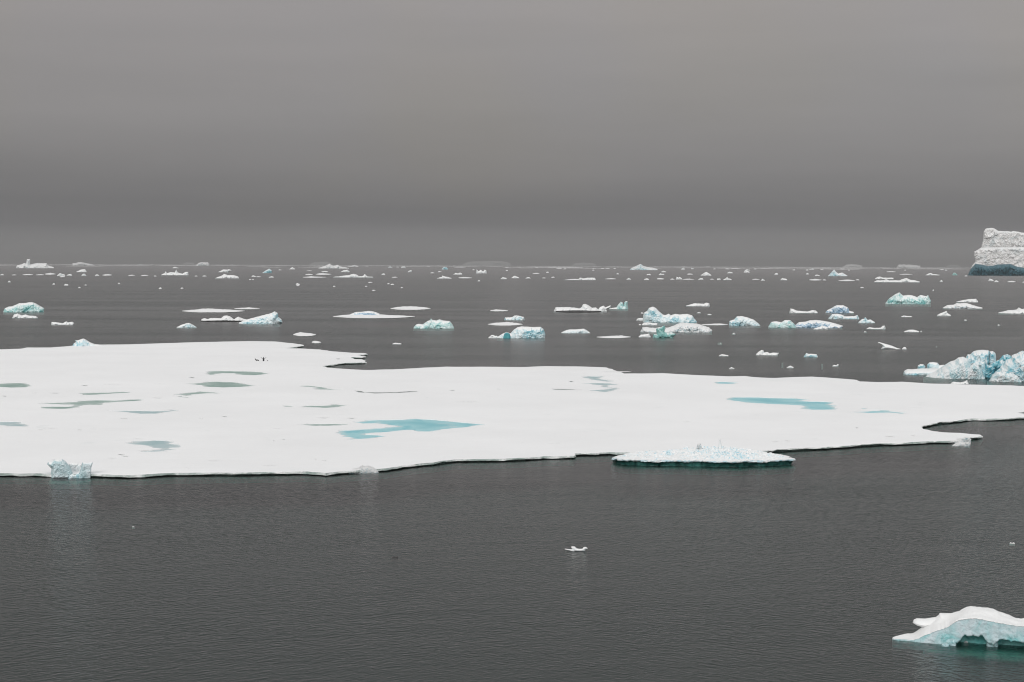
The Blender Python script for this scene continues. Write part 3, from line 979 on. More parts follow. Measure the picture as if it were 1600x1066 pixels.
berg('twin pale pinnacles standing close together on a low base', [(952, 481.8), (963, 480.5), (966, 476), (970, 471.5), (973, 473), (974.6, 478), (975.4, 472.5), (978, 470.5), (980.5, 471), (981.5, 482)], 483, 'teal', group=GB, jit=.15, depth=6)
berg('low grey-white chunk right of the blue block berg', [(877, 519), (885, 516), (890, 515), (905, 514.5), (912, 513.5), (918, 517), (922, 519.5)], 520.5, 'pale', 'ice chunk', GC)
floe('thin white floe between the low grey-white chunk and the green crumbling berg', 932, 986, 524, 529)
berg('largest mid-water berg with high left dome and long flat right shoulder', [(1004.5, 503), (1005, 494), (1006, 489), (1011, 486), (1014, 481), (1020, 479), (1024, 481), (1030, 487), (1036, 491.5), (1040, 492.5), (1045, 490), (1048, 493), (1055, 490.5), (1062, 491.5), (1073, 490.5), (1082, 493), (1086, 499), (1089, 503)], 504, 'pale', group=GB, res=.8)
berg('little white lump touching the left foot of the high domed berg', [(994, 500), (996, 498), (1001, 497), (1006, 497.5), (1006, 500)], 500.8, 'white', 'ice chunk', GC)
berg('low strip of white ice in front of the high domed berg', [(1003, 506.5), (1006, 504), (1015, 504.2), (1020, 505), (1028, 505.5), (1027, 507)], 508, 'white', 'ice chunk', GC)
floe('thin white floe strip running between domed berg and the slanted blue berg', 1096, 1138, 505.6, 508.8)
berg('long rough snowy berg lying in front of the high domed berg', [(1001, 518), (1004, 512), (1010, 511), (1020, 512.5), (1035, 512), (1045, 511.5), (1055, 508), (1062, 505), (1070, 504.5), (1080, 505), (1090, 506), (1100, 509), (1108, 512), (1113, 516), (1112, 518)], 519.5, 'rubble', group=GB, res=.8, facet=9, rough=1.6)
berg('crumbling sea-green berg with a small upright block in its middle', [(1020, 526), (1021, 521.5), (1026, 522), (1025, 515), (1027, 512), (1034, 511), (1038, 508), (1040, 513), (1038, 518), (1042, 520), (1050, 519), (1056, 523), (1052, 527)], 528, 'green', group=GB)
berg('low smooth white piece left of the crumbling sea-green berg', [(998, 525.5), (1001, 523), (1010, 522.5), (1014, 521.5), (1016.5, 525.5)], 527, 'white', 'ice chunk', GC)
berg('slanted blue-white berg with steep left side and tapering right tail', [(1139, 508), (1140, 502), (1144, 500), (1147, 499.5), (1151, 494.5), (1158, 494), (1168, 496), (1178, 500), (1183, 504), (1188, 508)], 509, 'pale', group=GB, res=.8)
berg('slim white floe with a knob at its right end above the domed berg', [(1072, 477), (1085, 474.2), (1100, 474.8), (1104, 473), (1108.5, 474.5), (1109, 477.5)], 478.5, 'white', 'ice chunk', GC)
berg('curved white chunk turned up at both ends', [(1233.5, 484.5), (1235, 482), (1240, 483), (1245, 485.5), (1255, 486.5), (1262, 487), (1270, 485), (1275, 485.5), (1277.5, 488)], 489, 'white', 'ice chunk', GC)
berg('rounded steel-blue berg with a low pinkish toe on its right', [(1290, 488), (1292, 485), (1300, 481), (1307, 477), (1318, 477), (1325, 481), (1327, 486), (1334, 487.5)], 489, 'steel', group=GB)
berg('white wavy chunk just in front of the rounded steel-blue berg', [(1294, 496.3), (1300, 491), (1308, 490.5), (1316, 492), (1320, 494.5), (1335, 494), (1340, 492), (1342.5, 497)], 498.3, 'pale', 'ice chunk', GC)
berg('pair of pale green humps at the left end of the steel-blue slab', [(1200.5, 510), (1205, 503), (1213, 502), (1221, 504), (1226, 500.5), (1235, 500.5), (1240, 505), (1244, 511)], 512, 'teal', group=GB)
berg('long steel-blue slab tapering to the right', [(1239, 511), (1248, 503.5), (1258, 503), (1264, 501), (1275, 500), (1290, 502), (1303, 505), (1318.5, 509.5), (1316, 511)], 512, 'steel', group=GB)
berg('small white lump touching the front of the long steel-blue slab', [(1270, 513), (1278, 511.5), (1286, 509), (1294, 511.5), (1293.5, 514)], 514.8, 'white', 'ice chunk', GC)
berg('small pointed white chunk like a two peaked tent', [(1341, 503), (1347, 499), (1350, 498.5), (1352, 495.5), (1356, 500.5), (1360, 499), (1367, 504)], 504.5, 'pale', 'ice chunk', GC)
berg('thin white strip with an upturned knob at its right end', [(1354, 513.2), (1358, 511.5), (1366, 512.7), (1376, 512.3), (1379, 509), (1383, 509), (1383.5, 513)], 514.2, 'white', 'ice chunk', GC)
berg('long jagged teal berg with a peak at left and a horn at right', [(1383.5, 473), (1390, 466), (1398, 460.5), (1405, 457), (1411, 462), (1420, 461), (1427, 462), (1433, 464.5), (1438, 461), (1448, 463), (1450, 460.5), (1455, 471), (1454, 474)], 475, 'teal', group=GB, res=.8)
berg('slim snowy strip behind the flat rough chunk at right', [(1494, 470.5), (1505, 469), (1515, 467.5), (1525, 467), (1528, 471)], 472, 'white', 'ice chunk', GC)
berg('flat rough snowy chunk with green foot at right', [(1473, 479.5), (1480, 477), (1490, 476), (1495, 474), (1512, 474), (1520, 477), (1535, 480.8)], 482, 'rubble', 'ice chunk', GC)
berg('little slanting double wedge of white ice', [(1464, 492.7), (1472, 488.5), (1480, 486), (1480, 489), (1486, 492.6)], 493.3, 'white', 'ice chunk', GC)
berg('white floe with a notch and a bump cut by the right edge of the picture', [(1560, 488), (1575, 485), (1588, 484), (1592, 480.5), (1596, 483), (1610, 482), (1624, 487)], 490, 'white', 'ice chunk', GC, depth=14)
berg('very thin white sliver below the long jagged teal berg', [(1408, 494.8), (1412, 493.3), (1425, 494.4)], 495.3, 'white', 'ice chunk', GC)
berg('small low white lens of ice in front of the thin strip with a knob', [(1412.5, 517.7), (1420, 515.3), (1428, 515.3), (1436, 517.7)], 518.8, 'white', 'ice chunk', GC)
o = berg('white chunk shaped like an open beak pointing left', [(1376, 546.5), (1379, 541.5), (1377, 538.5), (1371, 536.2), (1373, 534.5), (1382, 537), (1394, 540.5), (1402, 544), (1408, 545.5), (1400, 547)], 545.8, 'white', 'ice chunk', GC, closed_px=True, jit=.12, rough=.5, res=.7)
berg('tiny round white lump at right tip of the beak shaped chunk', [(1409, 545), (1412, 542.3), (1415, 542.5), (1416.5, 545)], 545.8, 'white', 'ice chunk', GC)
berg('white chunk with a block at left and a low tail at right', [(1181, 553.7), (1185, 550), (1190, 547), (1193, 548), (1194, 551), (1199, 550), (1203, 552), (1210, 551), (1217.5, 551.5), (1216, 554)], 555, 'white', 'ice chunk', GC)
berg('small chunk half white half pale blue near the back edge of the great floe', [(1255.5, 555.5), (1260, 551.5), (1264, 553), (1270, 553), (1276, 554), (1277.5, 556.5)], 558, 'pale', 'ice chunk', GC)
berg('flattened white scrap left of the block-and-tail chunk', [(1123, 555.3), (1128, 553.7), (1132, 554.4), (1138, 555.5)], 556.3, 'white', 'ice chunk', GC)
berg('tiny white cone floating close behind the great floe', [(1139, 575.4), (1143, 573.6), (1147.5, 575.4)], 576, 'white', 'ice chunk', GC)
berg('tiny crumbly white scrap close behind the great floe', [(1229, 574), (1232, 572.8), (1235, 571.5), (1240, 573.8)], 574.6, 'white', 'ice chunk', GC)
berg('tiny duck-like white scrap right of the crumbly scrap', [(1300.5, 571.5), (1304, 570.2), (1307, 571), (1309, 568.6), (1311, 570), (1310, 572)], 572.3, 'white', 'ice chunk', GC)
berg('tiny bright scrap off the notched tip of the great floe', [(613, 537.4), (618, 535.6), (622, 536.4), (627, 536.8)], 537.8, 'white', 'ice chunk', GC)
berg('small white scrap between the great floe and the blue ridged berg', [(1485, 599), (1490, 596.5), (1500, 597.7), (1507, 596.3), (1511, 594), (1513.5, 599)], 600, 'white', 'ice chunk', GC)


# ------------------------------------------------------------------ ridged blue berg pair at the right edge
def root_at(name, px, py, label, cat, group=None):
    r = empty(name, ground(px, py))
    return tag(r, label, cat, group)


rt = root_at('iceberg', 1500, 592, 'large ridged berg split by a deep turquoise cleft, cut by the right edge', 'iceberg')
inflate('low_shelf', [(1411.5, 584), (1413, 579.5), (1418, 577), (1424, 577.5), (1440, 576), (1462, 576), (1490, 577), (1500, 586)], 586.5, mat='pale', parent=rt, depth=7, res=.7, rough=.6)
inflate('ice_ball', [(1433.5, 577), (1434, 571.5), (1438, 569), (1443, 569.5), (1446, 573), (1446, 577)], 579, depth=2.2, setback=3, mat='pale', parent=rt, res=.5, rough=.3, jit=.1)
inflate('ice_ball', [(1448, 578), (1448.5, 570), (1452, 566.5), (1458, 566), (1465, 567), (1468, 571), (1475, 570), (1480, 578)], 580, depth=3, setback=3, mat='pale', parent=rt, res=.5, rough=.3, jit=.1)
M['ridged'] = ice_mat('ridged_grey_ice', (.74, .77, .78), (.42, .60, .64), .5, scale=.6, snow=.82, streak=2.0, bump=.4)
M['cracked'] = ice_mat('cracked_white_ice', (.78, .82, .83), (.34, .62, .70), .55, scale=.6, snow=.80, bump=.5, deep=(.12, .46, .56))
M['turq'] = ice_mat('turquoise_cleft_ice', (.34, .64, .70), (.08, .38, .48), .55, scale=.8, snow=1.0, deep=(.03, .24, .34), bump=.8)
inflate('ridged_slope', [(1443, 590), (1450, 586), (1462, 580), (1470, 574.5), (1475, 571), (1485, 565), (1491, 563.5), (1497, 559), (1505, 557.5), (1512, 561), (1520, 570), (1532, 582), (1540, 592)], 592, depth=10, mat='ridged', parent=rt, res=.5, facet=9, jit=.35, rough=.8, ridge=(42, 3.6, 1.0))
inflate('tower', [(1504, 592), (1509, 560), (1511, 555), (1513, 553.5), (1515, 554.5), (1522, 548.5), (1528, 547.5), (1538, 547), (1544, 547.5), (1546.5, 549.5), (1546, 566), (1540, 590)], 592, depth=8, setback=3.0, mat='cracked', parent=rt, res=.5, facet=10, jit=.4, rough=1.7)
inflate('tower_side_block', [(1540, 592), (1545, 553), (1547, 549.5), (1551, 549), (1555, 551.5), (1556.5, 556), (1556, 564), (1560, 575), (1558, 592)], 592, depth=5, setback=4.0, mat='cracked', parent=rt, res=.5, facet=8, jit=.4, rough=1.2)
inflate('lower_slab', [(1506, 593), (1514, 574), (1522, 567), (1530, 572), (1536, 584), (1540, 593)], 593, depth=3.5, setback=.8, mat='ridged', parent=rt, res=.5, facet=8, jit=.5, rough=1.5, ridge=(60, 3, 1.0))
inflate('cleft_wall', [(1519, 593), (1523, 566), (1530, 562), (1538, 566), (1541, 580), (1540, 594)], 593, depth=3.5, setback=2.4, mat='cracked', parent=rt, res=.5, facet=7, jit=.5, rough=1.6)
inflate('blue_cleft', [(1531, 593), (1536, 576), (1541, 570), (1546, 572), (1553, 566), (1561, 563), (1566, 572), (1558, 594)], 593, depth=3, setback=2.6, mat='turq', parent=rt, res=.5, facet=7, jit=.5, rough=2.0, ridge=(55, 5, 2.0))
inflate('blue_back_block', [(1552, 592), (1558, 568), (1563, 560), (1566, 556), (1568, 555), (1575, 553.5), (1579, 556), (1583, 563), (1588, 592)], 592, depth=5, setback=4.5, mat='turq', parent=rt, res=.5, facet=8, rough=1.2)
inflate('blue_back_block', [(1546, 592), (1550, 572), (1558, 566), (1566, 562), (1572, 568), (1572, 592)], 592.5, depth=3, setback=3.2, mat='cracked', parent=rt, res=.5, facet=6, rough=1.6)
inflate('right_mass', [(1543, 594), (1548, 588), (1550, 584.5), (1553, 582), (1557, 578.5), (1560, 575), (1566, 571), (1568, 567), (1572, 563), (1580, 560), (1581, 556), (1584, 554), (1592, 550.5), (1598, 548.5), (1602, 551), (1625, 552), (1650, 560), (1668, 580), (1676, 596)], 596, depth=13, mat='cracked', parent=rt, res=.5, facet=10, jit=.5, rough=2.0, ridge=(38, 7, 1.6))
inflate('low_lobe', [(1545, 595), (1551, 587), (1558, 582), (1566, 580), (1574, 584), (1582, 582), (1590, 588), (1596, 596)], 596.6, depth=3, setback=-.6, mat='ridged', parent=rt, res=.5, facet=6, jit=.5, rough=1.8)

# ------------------------------------------------------------------ rubble ice mass on the front edge of the floe
rt = root_at('ice_mass', 1095, 722, 'low rubble mass with frosty crust and dark green underside at the great floe front edge', 'ice mass')
outl = [(957, 713), (965, 708), (975, 703), (990, 700), (1010, 699.5), (1030, 699), (1050, 697.5), (1075, 696), (1100, 695), (1125, 694), (1150, 695), (1175, 697.5),
        (1195, 700), (1210, 704), (1224, 706), (1230, 710), (1238, 714.5), (1228, 717), (1205, 718.5), (1180, 719), (1150, 719.5), (1110, 719), (1080, 719), (1050, 718), (1020, 717.5), (990, 717), (970, 716)]
zt2 = .60
w = np.array([tuple(ground(x, y, zt2).xy) for x, y in outl])
w = resample([tuple(p) for p in w], .12, .30, 1.3)
for i, p in enumerate(w):
    w[i] += .55 * np.array((noise.noise(Vector((p[0] * .35, p[1] * .35, 51))), noise.noise(Vector((p[0] * .6, p[1] * .3, 61)))))
c0 = np.array(rt.location.xy)
gx, gy = np.meshgrid(np.arange(w[:, 0].min(), w[:, 0].max(), .085), np.arange(w[:, 1].min(), w[:, 1].max(), .12))
g = np.stack([gx.ravel(), gy.ravel()], 1) + RNG.uniform(-.03, .03, (gx.size, 2))
g = g[pip(g, w)]
Vr, Fr = cdt(np.vstack([w, g]), [(i, (i + 1) % len(w)) for i in range(len(w))])
cr_ = np.array([Vr[list(f)].mean(0) for f in Fr])
kp = pip(cr_, w)
dw = segdist(Vr, w[::2], np.roll(w[::2], -1, 0))
yfr = Vr[:, 1] - w[:, 1].min()
fz = facets(Vr, 1.5, 5, 4)
zr = []
for i, p in enumerate(Vr):
    a = noise.turbulence(Vector((p[0] * 2.2, p[1] * 1.6, 0)), 4, True)
    k = min(1, dw[i] / .8)
    ridge = math.exp(-((p[0] - ground(1120, 700).x) / 3.6) ** 2) * min(1, yfr[i] / 4.0)
    zr.append(zt2 - .06 + k * (.03 + .30 * a * (.5 + .5 * noise.noise(Vector((p[0] * .8, p[1] * .8, 4)))) + .10 * fz[i]) + k * ridge * (.0 + .14 * a) - .10 * min(1, max(0, (yfr[i] - 4.5) / 3)))
for i in range(len(Vr)):      # the back of the mass is frozen into the floe
    dive = min(1, max(0, (yfr[i] - 2.4) / 3.0)) * math.exp(-dw[i] / .9)
    zr[i] += dive * (ZT - .06 - zr[i])
vr = [(p[0] - c0[0], p[1] - c0[1], z) for p, z in zip(Vr, zr)]
fr_ = []
for f, k in zip(Fr, kp):
    if not k: continue
    a = Vr[list(f)]
    cr = (a[1][0] - a[0][0]) * (a[2][1] - a[0][1]) - (a[1][1] - a[0][1]) * (a[2][0] - a[0][0])
    fr_.append(f if cr > 0 else f[::-1])
M['frost'] = ice_mat('frosty_rubble', (.84, .86, .87), (.46, .68, .76), .52, scale=.9, snow=.80, bump=.6)
mesh('frosty_crust', vr, fr_, M['frost'], rt, attr=np.array(vr) * [1, .5, 1] / .8)
cw = w.mean(0)


def ring_skirt(name, w, prof, mat, c0, parent, attrs=.5, jit=.06, front=False):
    v, f = [], []
    n = len(w)
    d = np.roll(w, -2, 0) - np.roll(w, 2, 0)
    nr = np.stack([d[:, 1], -d[:, 0]], 1) / (np.hypot(*d.T) + 1e-9)[:, None]
    ar = 0.5 * np.sum(w[:, 0] * np.roll(w[:, 1], -1) - np.roll(w[:, 0], -1) * w[:, 1])
    if ar < 0: nr = -nr
    wy0 = w[:, 1].min()
    for k, (off, z) in enumerate(prof):
        for i, p in enumerate(w):
            a = noise.noise(Vector((p[0] * 1.7, p[1] * 1.7, k * .7 + 3)))
            q = p + nr[i] * (off * (1 + .5 * a) + (jit * a if k else 0))
            a2 = noise.noise(Vector((p[0] * .9, p[1] * .9, 5))) + .6 * noise.noise(Vector((p[0] * 4, p[1] * 4, 6)))
            zz_ = z + (.04 * a if k else 0) + (.11 * a2 if z > .2 and z < zt2 - .06 else 0)
            if front:       # behind, the edge runs under the floe's snow
                dv = min(1, max(0, (p[1] - wy0 - 2.4) / 3.0))
                zz_ -= dv * max(0, zz_ - (ZT - .12 - .08 * k))
            v.append((q[0] - c0[0], q[1] - c0[1], zz_))
    for k in range(len(prof) - 1):
        for i in range(n):
            j = (i + 1) % n
            q4 = (k * n + i, k * n + j, (k + 1) * n + j, (k + 1) * n + i)
            f.append(q4 if ar < 0 else q4[::-1])
    return mesh(name, v, f, M[mat], parent, attr=np.array(v) / attrs)


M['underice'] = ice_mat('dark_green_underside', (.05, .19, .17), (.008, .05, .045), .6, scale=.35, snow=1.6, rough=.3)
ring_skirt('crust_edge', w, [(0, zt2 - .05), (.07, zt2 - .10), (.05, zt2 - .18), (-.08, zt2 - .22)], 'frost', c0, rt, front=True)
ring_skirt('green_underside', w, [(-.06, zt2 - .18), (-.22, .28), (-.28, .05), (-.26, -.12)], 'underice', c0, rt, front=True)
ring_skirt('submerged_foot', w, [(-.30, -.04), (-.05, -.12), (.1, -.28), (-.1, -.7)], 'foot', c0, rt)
inflate('pale_ice_block', [(1039, 728), (1040, 719), (1056, 718.5), (1074, 719.5), (1075, 728)], 728, depth=.5, mat='pale', parent=rt, res=.5, round_=.2, jit=.2, rough=.4)
inflate('pale_ice_block', [(1116, 727.5), (1117, 719.5), (1128, 718.5), (1138, 720), (1139, 727.5)], 727.5, depth=.5, mat='deep', parent=rt, res=.5, round_=.2, jit=.2, rough=.4)
# little upright pieces of the crust
inflate('spike', [(1122.5, 701), (1123.5, 687), (1125, 685.5), (1126.5, 688), (1128, 701)], 703, depth=.3, z0=zt2, mat='white', parent=rt, res=.4, jit=.1)
inflate('spike', [(1088, 700), (1090, 694), (1095, 693), (1096.5, 700)], 702, depth=.4, z0=zt2, mat='rubble', parent=rt, res=.4, jit=.1)

# ------------------------------------------------------------------ broken upright block at the left front edge
rt = root_at('ice_block', 110, 745, 'broken blue-grey block with leaning slab and square pillar at the left front edge', 'ice block')
M['slab'] = ice_mat('blue_grey_slab', (.66, .75, .78), (.42, .57, .60), .5, scale=.22, snow=.85, deep=(.26, .44, .46), bump=.25)
inflate('leaning_slab', [(80, 749), (80, 738), (80.5, 732.5), (77, 729), (73.5, 725.5), (75.5, 721.5), (80, 721), (86, 718), (97, 717.5), (103, 721), (108, 728), (113, 737), (118, 749)], 747.2, depth=1.5, mat='slab', parent=rt, closed_px=True, res=.35, round_=.3, jit=.12, rough=.3, facet=26, ridge=(-28, 10, .8))
inflate('low_middle_ridge', [(106, 747), (107, 724), (113, 721.5), (120, 722.5), (128, 724), (131, 747)], 746, depth=.8, setback=1.3, mat='white', parent=rt, res=.4, round_=.4, jit=.15, rough=.5, facet=14)
inflate('right_pillar', [(121, 748), (124.5, 738), (127, 730), (129, 722), (137, 722.5), (144, 721.5), (145, 724), (143, 730), (142.5, 740), (142, 748)], 747.2, depth=1.1, mat='slab', parent=rt, res=.35, round_=.2, jit=.12, rough=.45, facet=18)
inflate('rubble_foot', [(106, 748), (109, 743), (113, 741), (117, 742.4), (121, 739.5), (124, 738.5), (126, 742.5), (127, 748)], 747.6, depth=.4, setback=.05, mat='pale', parent=rt, res=.35, jit=.3)
ring = np.array([tuple(ground(x, y).xy) for x, y in ((78, 746), (100, 744), (128, 744), (143, 746), (142, 750), (120, 751), (90, 751), (78, 750))])
ring = resample([tuple(p) for p in ring], .12, .03, .5)
ring_skirt('submerged_foot', ring, [(-.2, -.08), (-.02, -.14), (.1, -.3), (-.1, -.7)], 'foot', np.array(rt.location.xy), rt)

# crumbled ice along the front edge
GE = 'crumbled lumps on the front edge of the great floe'
for (lab, pr, yb, mt, kw) in (
        ('grey crumbled lump with frosty twigs of ice on the front edge of the floe', [(546, 739), (550, 733), (560, 731), (566, 727), (570, 729), (575, 727.5), (583, 730), (590, 735), (592, 739)], 740, 'rubble', dict(facet=3)),
        ('long low grey snow roll left of the frosty crumbled lump', [(513, 740), (518, 737), (530, 735.5), (545, 734.5), (552, 736), (556, 740)], 740.5, 'wall', dict(facet=3)),
        ('rounded green-grey snow roll on the front edge, left of the long grey one', [(470, 741), (476, 737.5), (490, 736.5), (500, 738), (504, 741)], 741.5, 'wall', dict(facet=3)),
        ('tumbled grey blocks at the right tip of the great floe', [(1503, 690), (1504, 685), (1509, 682.5), (1515, 683.5), (1518, 687), (1517, 691)], 692, 'rubble', dict(facet=4)),
        ('white crumbled lumps at the waterline below the right tip', [(1488, 696), (1492, 693), (1500, 690), (1507, 691), (1513, 690.5), (1517, 693), (1516, 697)], 697.5, 'rubble', dict(facet=4)),
        ('low grey crumbled bank on the front edge left of the right tip', [(1452, 692), (1460, 688), (1475, 687), (1490, 686.5), (1502, 685), (1506, 690)], 692.5, 'rubble', dict(facet=4))):
    berg(lab, pr, yb, mt, 'ice lump', GE, res=.5, **kw)

# ------------------------------------------------------------------ foreground berg, bottom right
rt = root_at('iceberg', 1540, 1012, 'nearest berg in the bottom right corner, snow cap over a blue-grey wall and cave', 'iceberg')
FG_Y = 1010.5
P = ground(1520, FG_Y)
rv = Vector((P.x, P.y, 0)).normalized()
ev = Vector((rv.y, -rv.x, 0))
O = Vector((P.x, P.y, 0))


def fg_loc(px, py, dep):
    d = ray(px, py)
    C_ = O + rv * dep
    t = (C_.x * rv.x + C_.y * rv.y) / (d.x * rv.x + d.y * rv.y)
    q = Vector((0, 0, CAM_H)) + d * t - C_
    return q.dot(ev), q.z


def interp(tab, x):
    xs, ys = zip(*tab)
    return float(np.interp(x, xs, ys))


TOP = [(1394, 1005), (1405, 999.5), (1413, 998), (1420, 994), (1432, 988), (1441, 981), (1450, 976), (1462, 969), (1475, 963), (1490, 958.5), (1500, 955), (1510, 951), (1520, 949), (1532, 948), (1543, 949), (1555, 952.5), (1565, 957.5),
       (1580, 963), (1590, 966), (1600, 966), (1625, 970), (1660, 974), (1700, 985), (1730, 1000), (1742, 1006)]
FACE = [(1394, 1006), (1410, 1002), (1425, 1002), (1437, 997), (1455, 989), (1470, 984.5), (1483, 979), (1495, 971), (1505, 968.5), (1520, 967), (1535, 968.5), (1550, 972), (1570, 975.5), (1590, 979), (1600, 979.5), (1650, 986), (1700, 997), (1742, 1008)]
BASE = [(1394, 1006.5), (1410, 1006), (1440, 1009), (1480, 1010.5), (1600, 1011), (1742, 1010)]
CAVE = [(1394, 0), (1488, 0), (1496, .08), (1505, .38), (1520, .46), (1532, .44), (1540, .30), (1546, .16), (1553, .12), (1558, .32), (1565, .42), (1590, .36), (1610, .30), (1625, .05), (1640, 0), (1742, 0)]
nu = 300
xs_ = np.linspace(1394, 1742, nu)
wall_v, cap_v, cave_flag = [], [], []
NW, NC = 26, 34
for i, x in enumerate(xs_):
    u = (x - 1394) / 348
    env = max(0.0, math.sin(math.pi * min(1, max(0, u)))) ** .45
    dep = .1 + 2.2 * env                       # depth of the ridge line behind the wall
    jt = .5 * noise.fractal(Vector((x / 9, 0, 3)), .9, 2, 4)
    wf = .12 * noise.fractal(Vector((x / 22, 1, 9)), .9, 2, 4)
    front = .5 - .5 * env + wf                 # wall's own distance line
    a0, zb = fg_loc(x, interp(BASE, x), front)
    aw, zw = fg_loc(x, interp(FACE, x) + jt * 1.6 + 1.2 * noise.noise(Vector((x / 3.0, 2, 2))), front + .1)
    zw = max(zw, .05)
    cave = .85 * interp(CAVE, x) * (1 + .3 * noise.noise(Vector((x / 9, 5, 5))) + .05 * noise.noise(Vector((x / 4, 5, 5))))
    for k in range(NW):
        t = k / (NW - 1)
        z = -.35 + (zw + .35) * t
        hh = z / max(zw, .1)
        inn = 0.0
        if cave > .02 and hh < cave:
            inn = .75 * math.sqrt(max(0, 1 - (max(hh, 0) / cave) ** 2)) if hh > 0 else .75
        nz = .05 * noise.fractal(Vector((aw * 1.6, z * 3.2, 4.0)), .8, 2, 5) + .03 * noise.noise(Vector((aw * 7, z * 2, 1)))
        dd = front + .1 * t + inn + nz * (1 - max(0, t) ** 4) - .04 * math.sin(t * 3.1416)
        q = O + rv * dd + ev * (a0 + (aw - a0) * t) + Vector((0, 0, z))
        wall_v.append(q - rt.location)
        cave_flag.append(inn > .12)
    at, ztp = fg_loc(x, interp(TOP, x) + jt * .3, front + dep)
    ztp = max(ztp, zw * .9)
    for k in range(NC):
        t = k / (NC - 1)
        if t < .12:      # lip
            s_ = t / .12
            dd = front + .1 - .03 * env * math.sin(s_ * math.pi)
            z = zw + .05 * env * s_
            a = aw
        elif t < .62:
            s_ = (t - .12) / .5
            dd = front + .1 + (dep - .1) * s_
            z = (zw + .05 * env) + (ztp - zw - .05 * env) * math.sin(s_ * math.pi / 2) ** .9
            a = aw + (at - aw) * s_
        else:
            s_ = (t - .62) / .38
            dd = front + dep + (1.4 * env + .1) * math.sin(s_ * math.pi / 2)
            z = -.35 + (ztp + .35) * math.cos(s_ * math.pi / 2)
            a = at
        nn = noise.fractal(Vector((a * .9, dd * .9, z * .9 + 7)), .9, 2, 5) * .11 * env
        # wind scooped shoulder left of the summit
        z += nn * min(1, t / .3)
        q = O + rv * dd + ev * a + Vector((0, 0, z))
        cap_v.append(q - rt.location)


def gridf(nu, nv, flip=False):
    f = []
    for i in range(nu - 1):
        for k in range(nv - 1):
            a = i * nv + k
            q = (a, a + nv, a + nv + 1, a + 1)
            f.append(q[::-1] if flip else q)
    return f


M['capsnow'] = ice_mat('berg_snow_cap', (.84, .85, .85), (.72, .76, .78), .25, scale=.5, snow=.35, rough=.7, bump=.25)
M['fgwall'] = ice_mat('cave_wall_ice', (.56, .67, .71), (.38, .61, .64), .5, scale=.4, snow=1.3, deep=(.20, .50, .52), bump=.5, rough=.4)
M['caveice'] = ice_mat('cave_ice', (.30, .66, .66), (.14, .50, .50), .5, scale=.5, snow=1.6)
ow_ = mesh('ice_wall', wall_v, gridf(nu, NW), [M['fgwall'], M['caveice']], rt, smooth=True, attr=np.array([tuple(p) for p in wall_v]) / .30)
for pl in ow_.data.polygons:
    if cave_flag[pl.vertices[0]]: pl.material_index = 1
mesh('snow_cap', cap_v, gridf(nu, NC), M['capsnow'], rt, smooth=True, attr=np.array([tuple(p) for p in cap_v]) / .30)
inflate('snow_shelf', [(1426, 972.5), (1427.5, 969), (1432, 967), (1445, 967.5), (1462, 965), (1467, 961), (1468, 958.5), (1473, 959), (1486, 959), (1500, 956), (1512, 962), (1500, 972), (1478, 976), (1460, 978), (1445, 980), (1433, 977)], 1005, depth=1.5, setback=.9, mat='capsnow', parent=rt, closed_px=True, res=.6, smooth=True, jit=.2, rough=.35)
inflate('ice_pillar', [(1541, 1012), (1541.5, 996), (1545, 993), (1555, 993), (1559, 997), (1560, 1012)], 1010.5, depth=.5, setback=-.05, mat='wall', parent=rt, res=.5, jit=.2, rough=.5, smooth=True)
inflate('fallen_block', [(1483, 1012), (1484, 1003), (1489, 1000.5), (1494, 1001.5), (1494.5, 1012)], 1009.8, depth=.4, setback=.05, mat='wall', parent=rt, res=.5, jit=.2, rough=.5)
inflate('fallen_block', [(1470, 1012), (1472, 1006), (1478, 1005), (1483, 1007), (1484, 1012)], 1010.2, depth=.3, setback=-.05, mat='wall', parent=rt, res=.5, jit=.2, rough=.5)
inflate('fallen_block', [(1503, 1010), (1505, 1002.5), (1509, 1000), (1513, 1002), (1515, 1010)], 1008, depth=.3, setback=.5, mat='white', parent=rt, res=.5, jit=.2, rough=.6)
inflate('fallen_block', [(1524, 1010), (1527, 1003), (1533, 1002), (1538, 1005), (1539, 1010)], 1008.5, depth=.3, setback=.4, mat='wall', parent=rt, res=.5, jit=.2, rough=.6)
# ice shelf under the water in front of the wall
fv = []
fp = [(-.0, -.16), (-.3, -.18), (-.6, -.24), (-.85, -.34), (-.8, -.5), (-.3, -.75)]
for i, x in enumerate(np.linspace(1442, 1742, 120)):
    u = (x - 1442) / 300
    env = min(1, u / .35) ** .8 * min(1, (1 - u) / .1)
    a0, _ = fg_loc(x, 1010.5, 0)
    for (o1, z) in [(1.2, -.12)] + fp:
        nz = noise.fractal(Vector((x / 14, o1, 2)), .8, 2, 4)
        o2 = o1 if o1 > 0 else o1 * env * (1 + .35 * nz)
        q = O + rv * (.15 + o2) + ev * a0 + Vector((0, 0, z * (.3 + .7 * env) + .04 * nz * env - .25 * (1 - env)))
        fv.append(q - rt.location)
mesh('submerged_foot', fv, gridf(120, 7, True), M['foot'], rt, smooth=True, attr=np.array([tuple(p) for p in fv]) / .35)

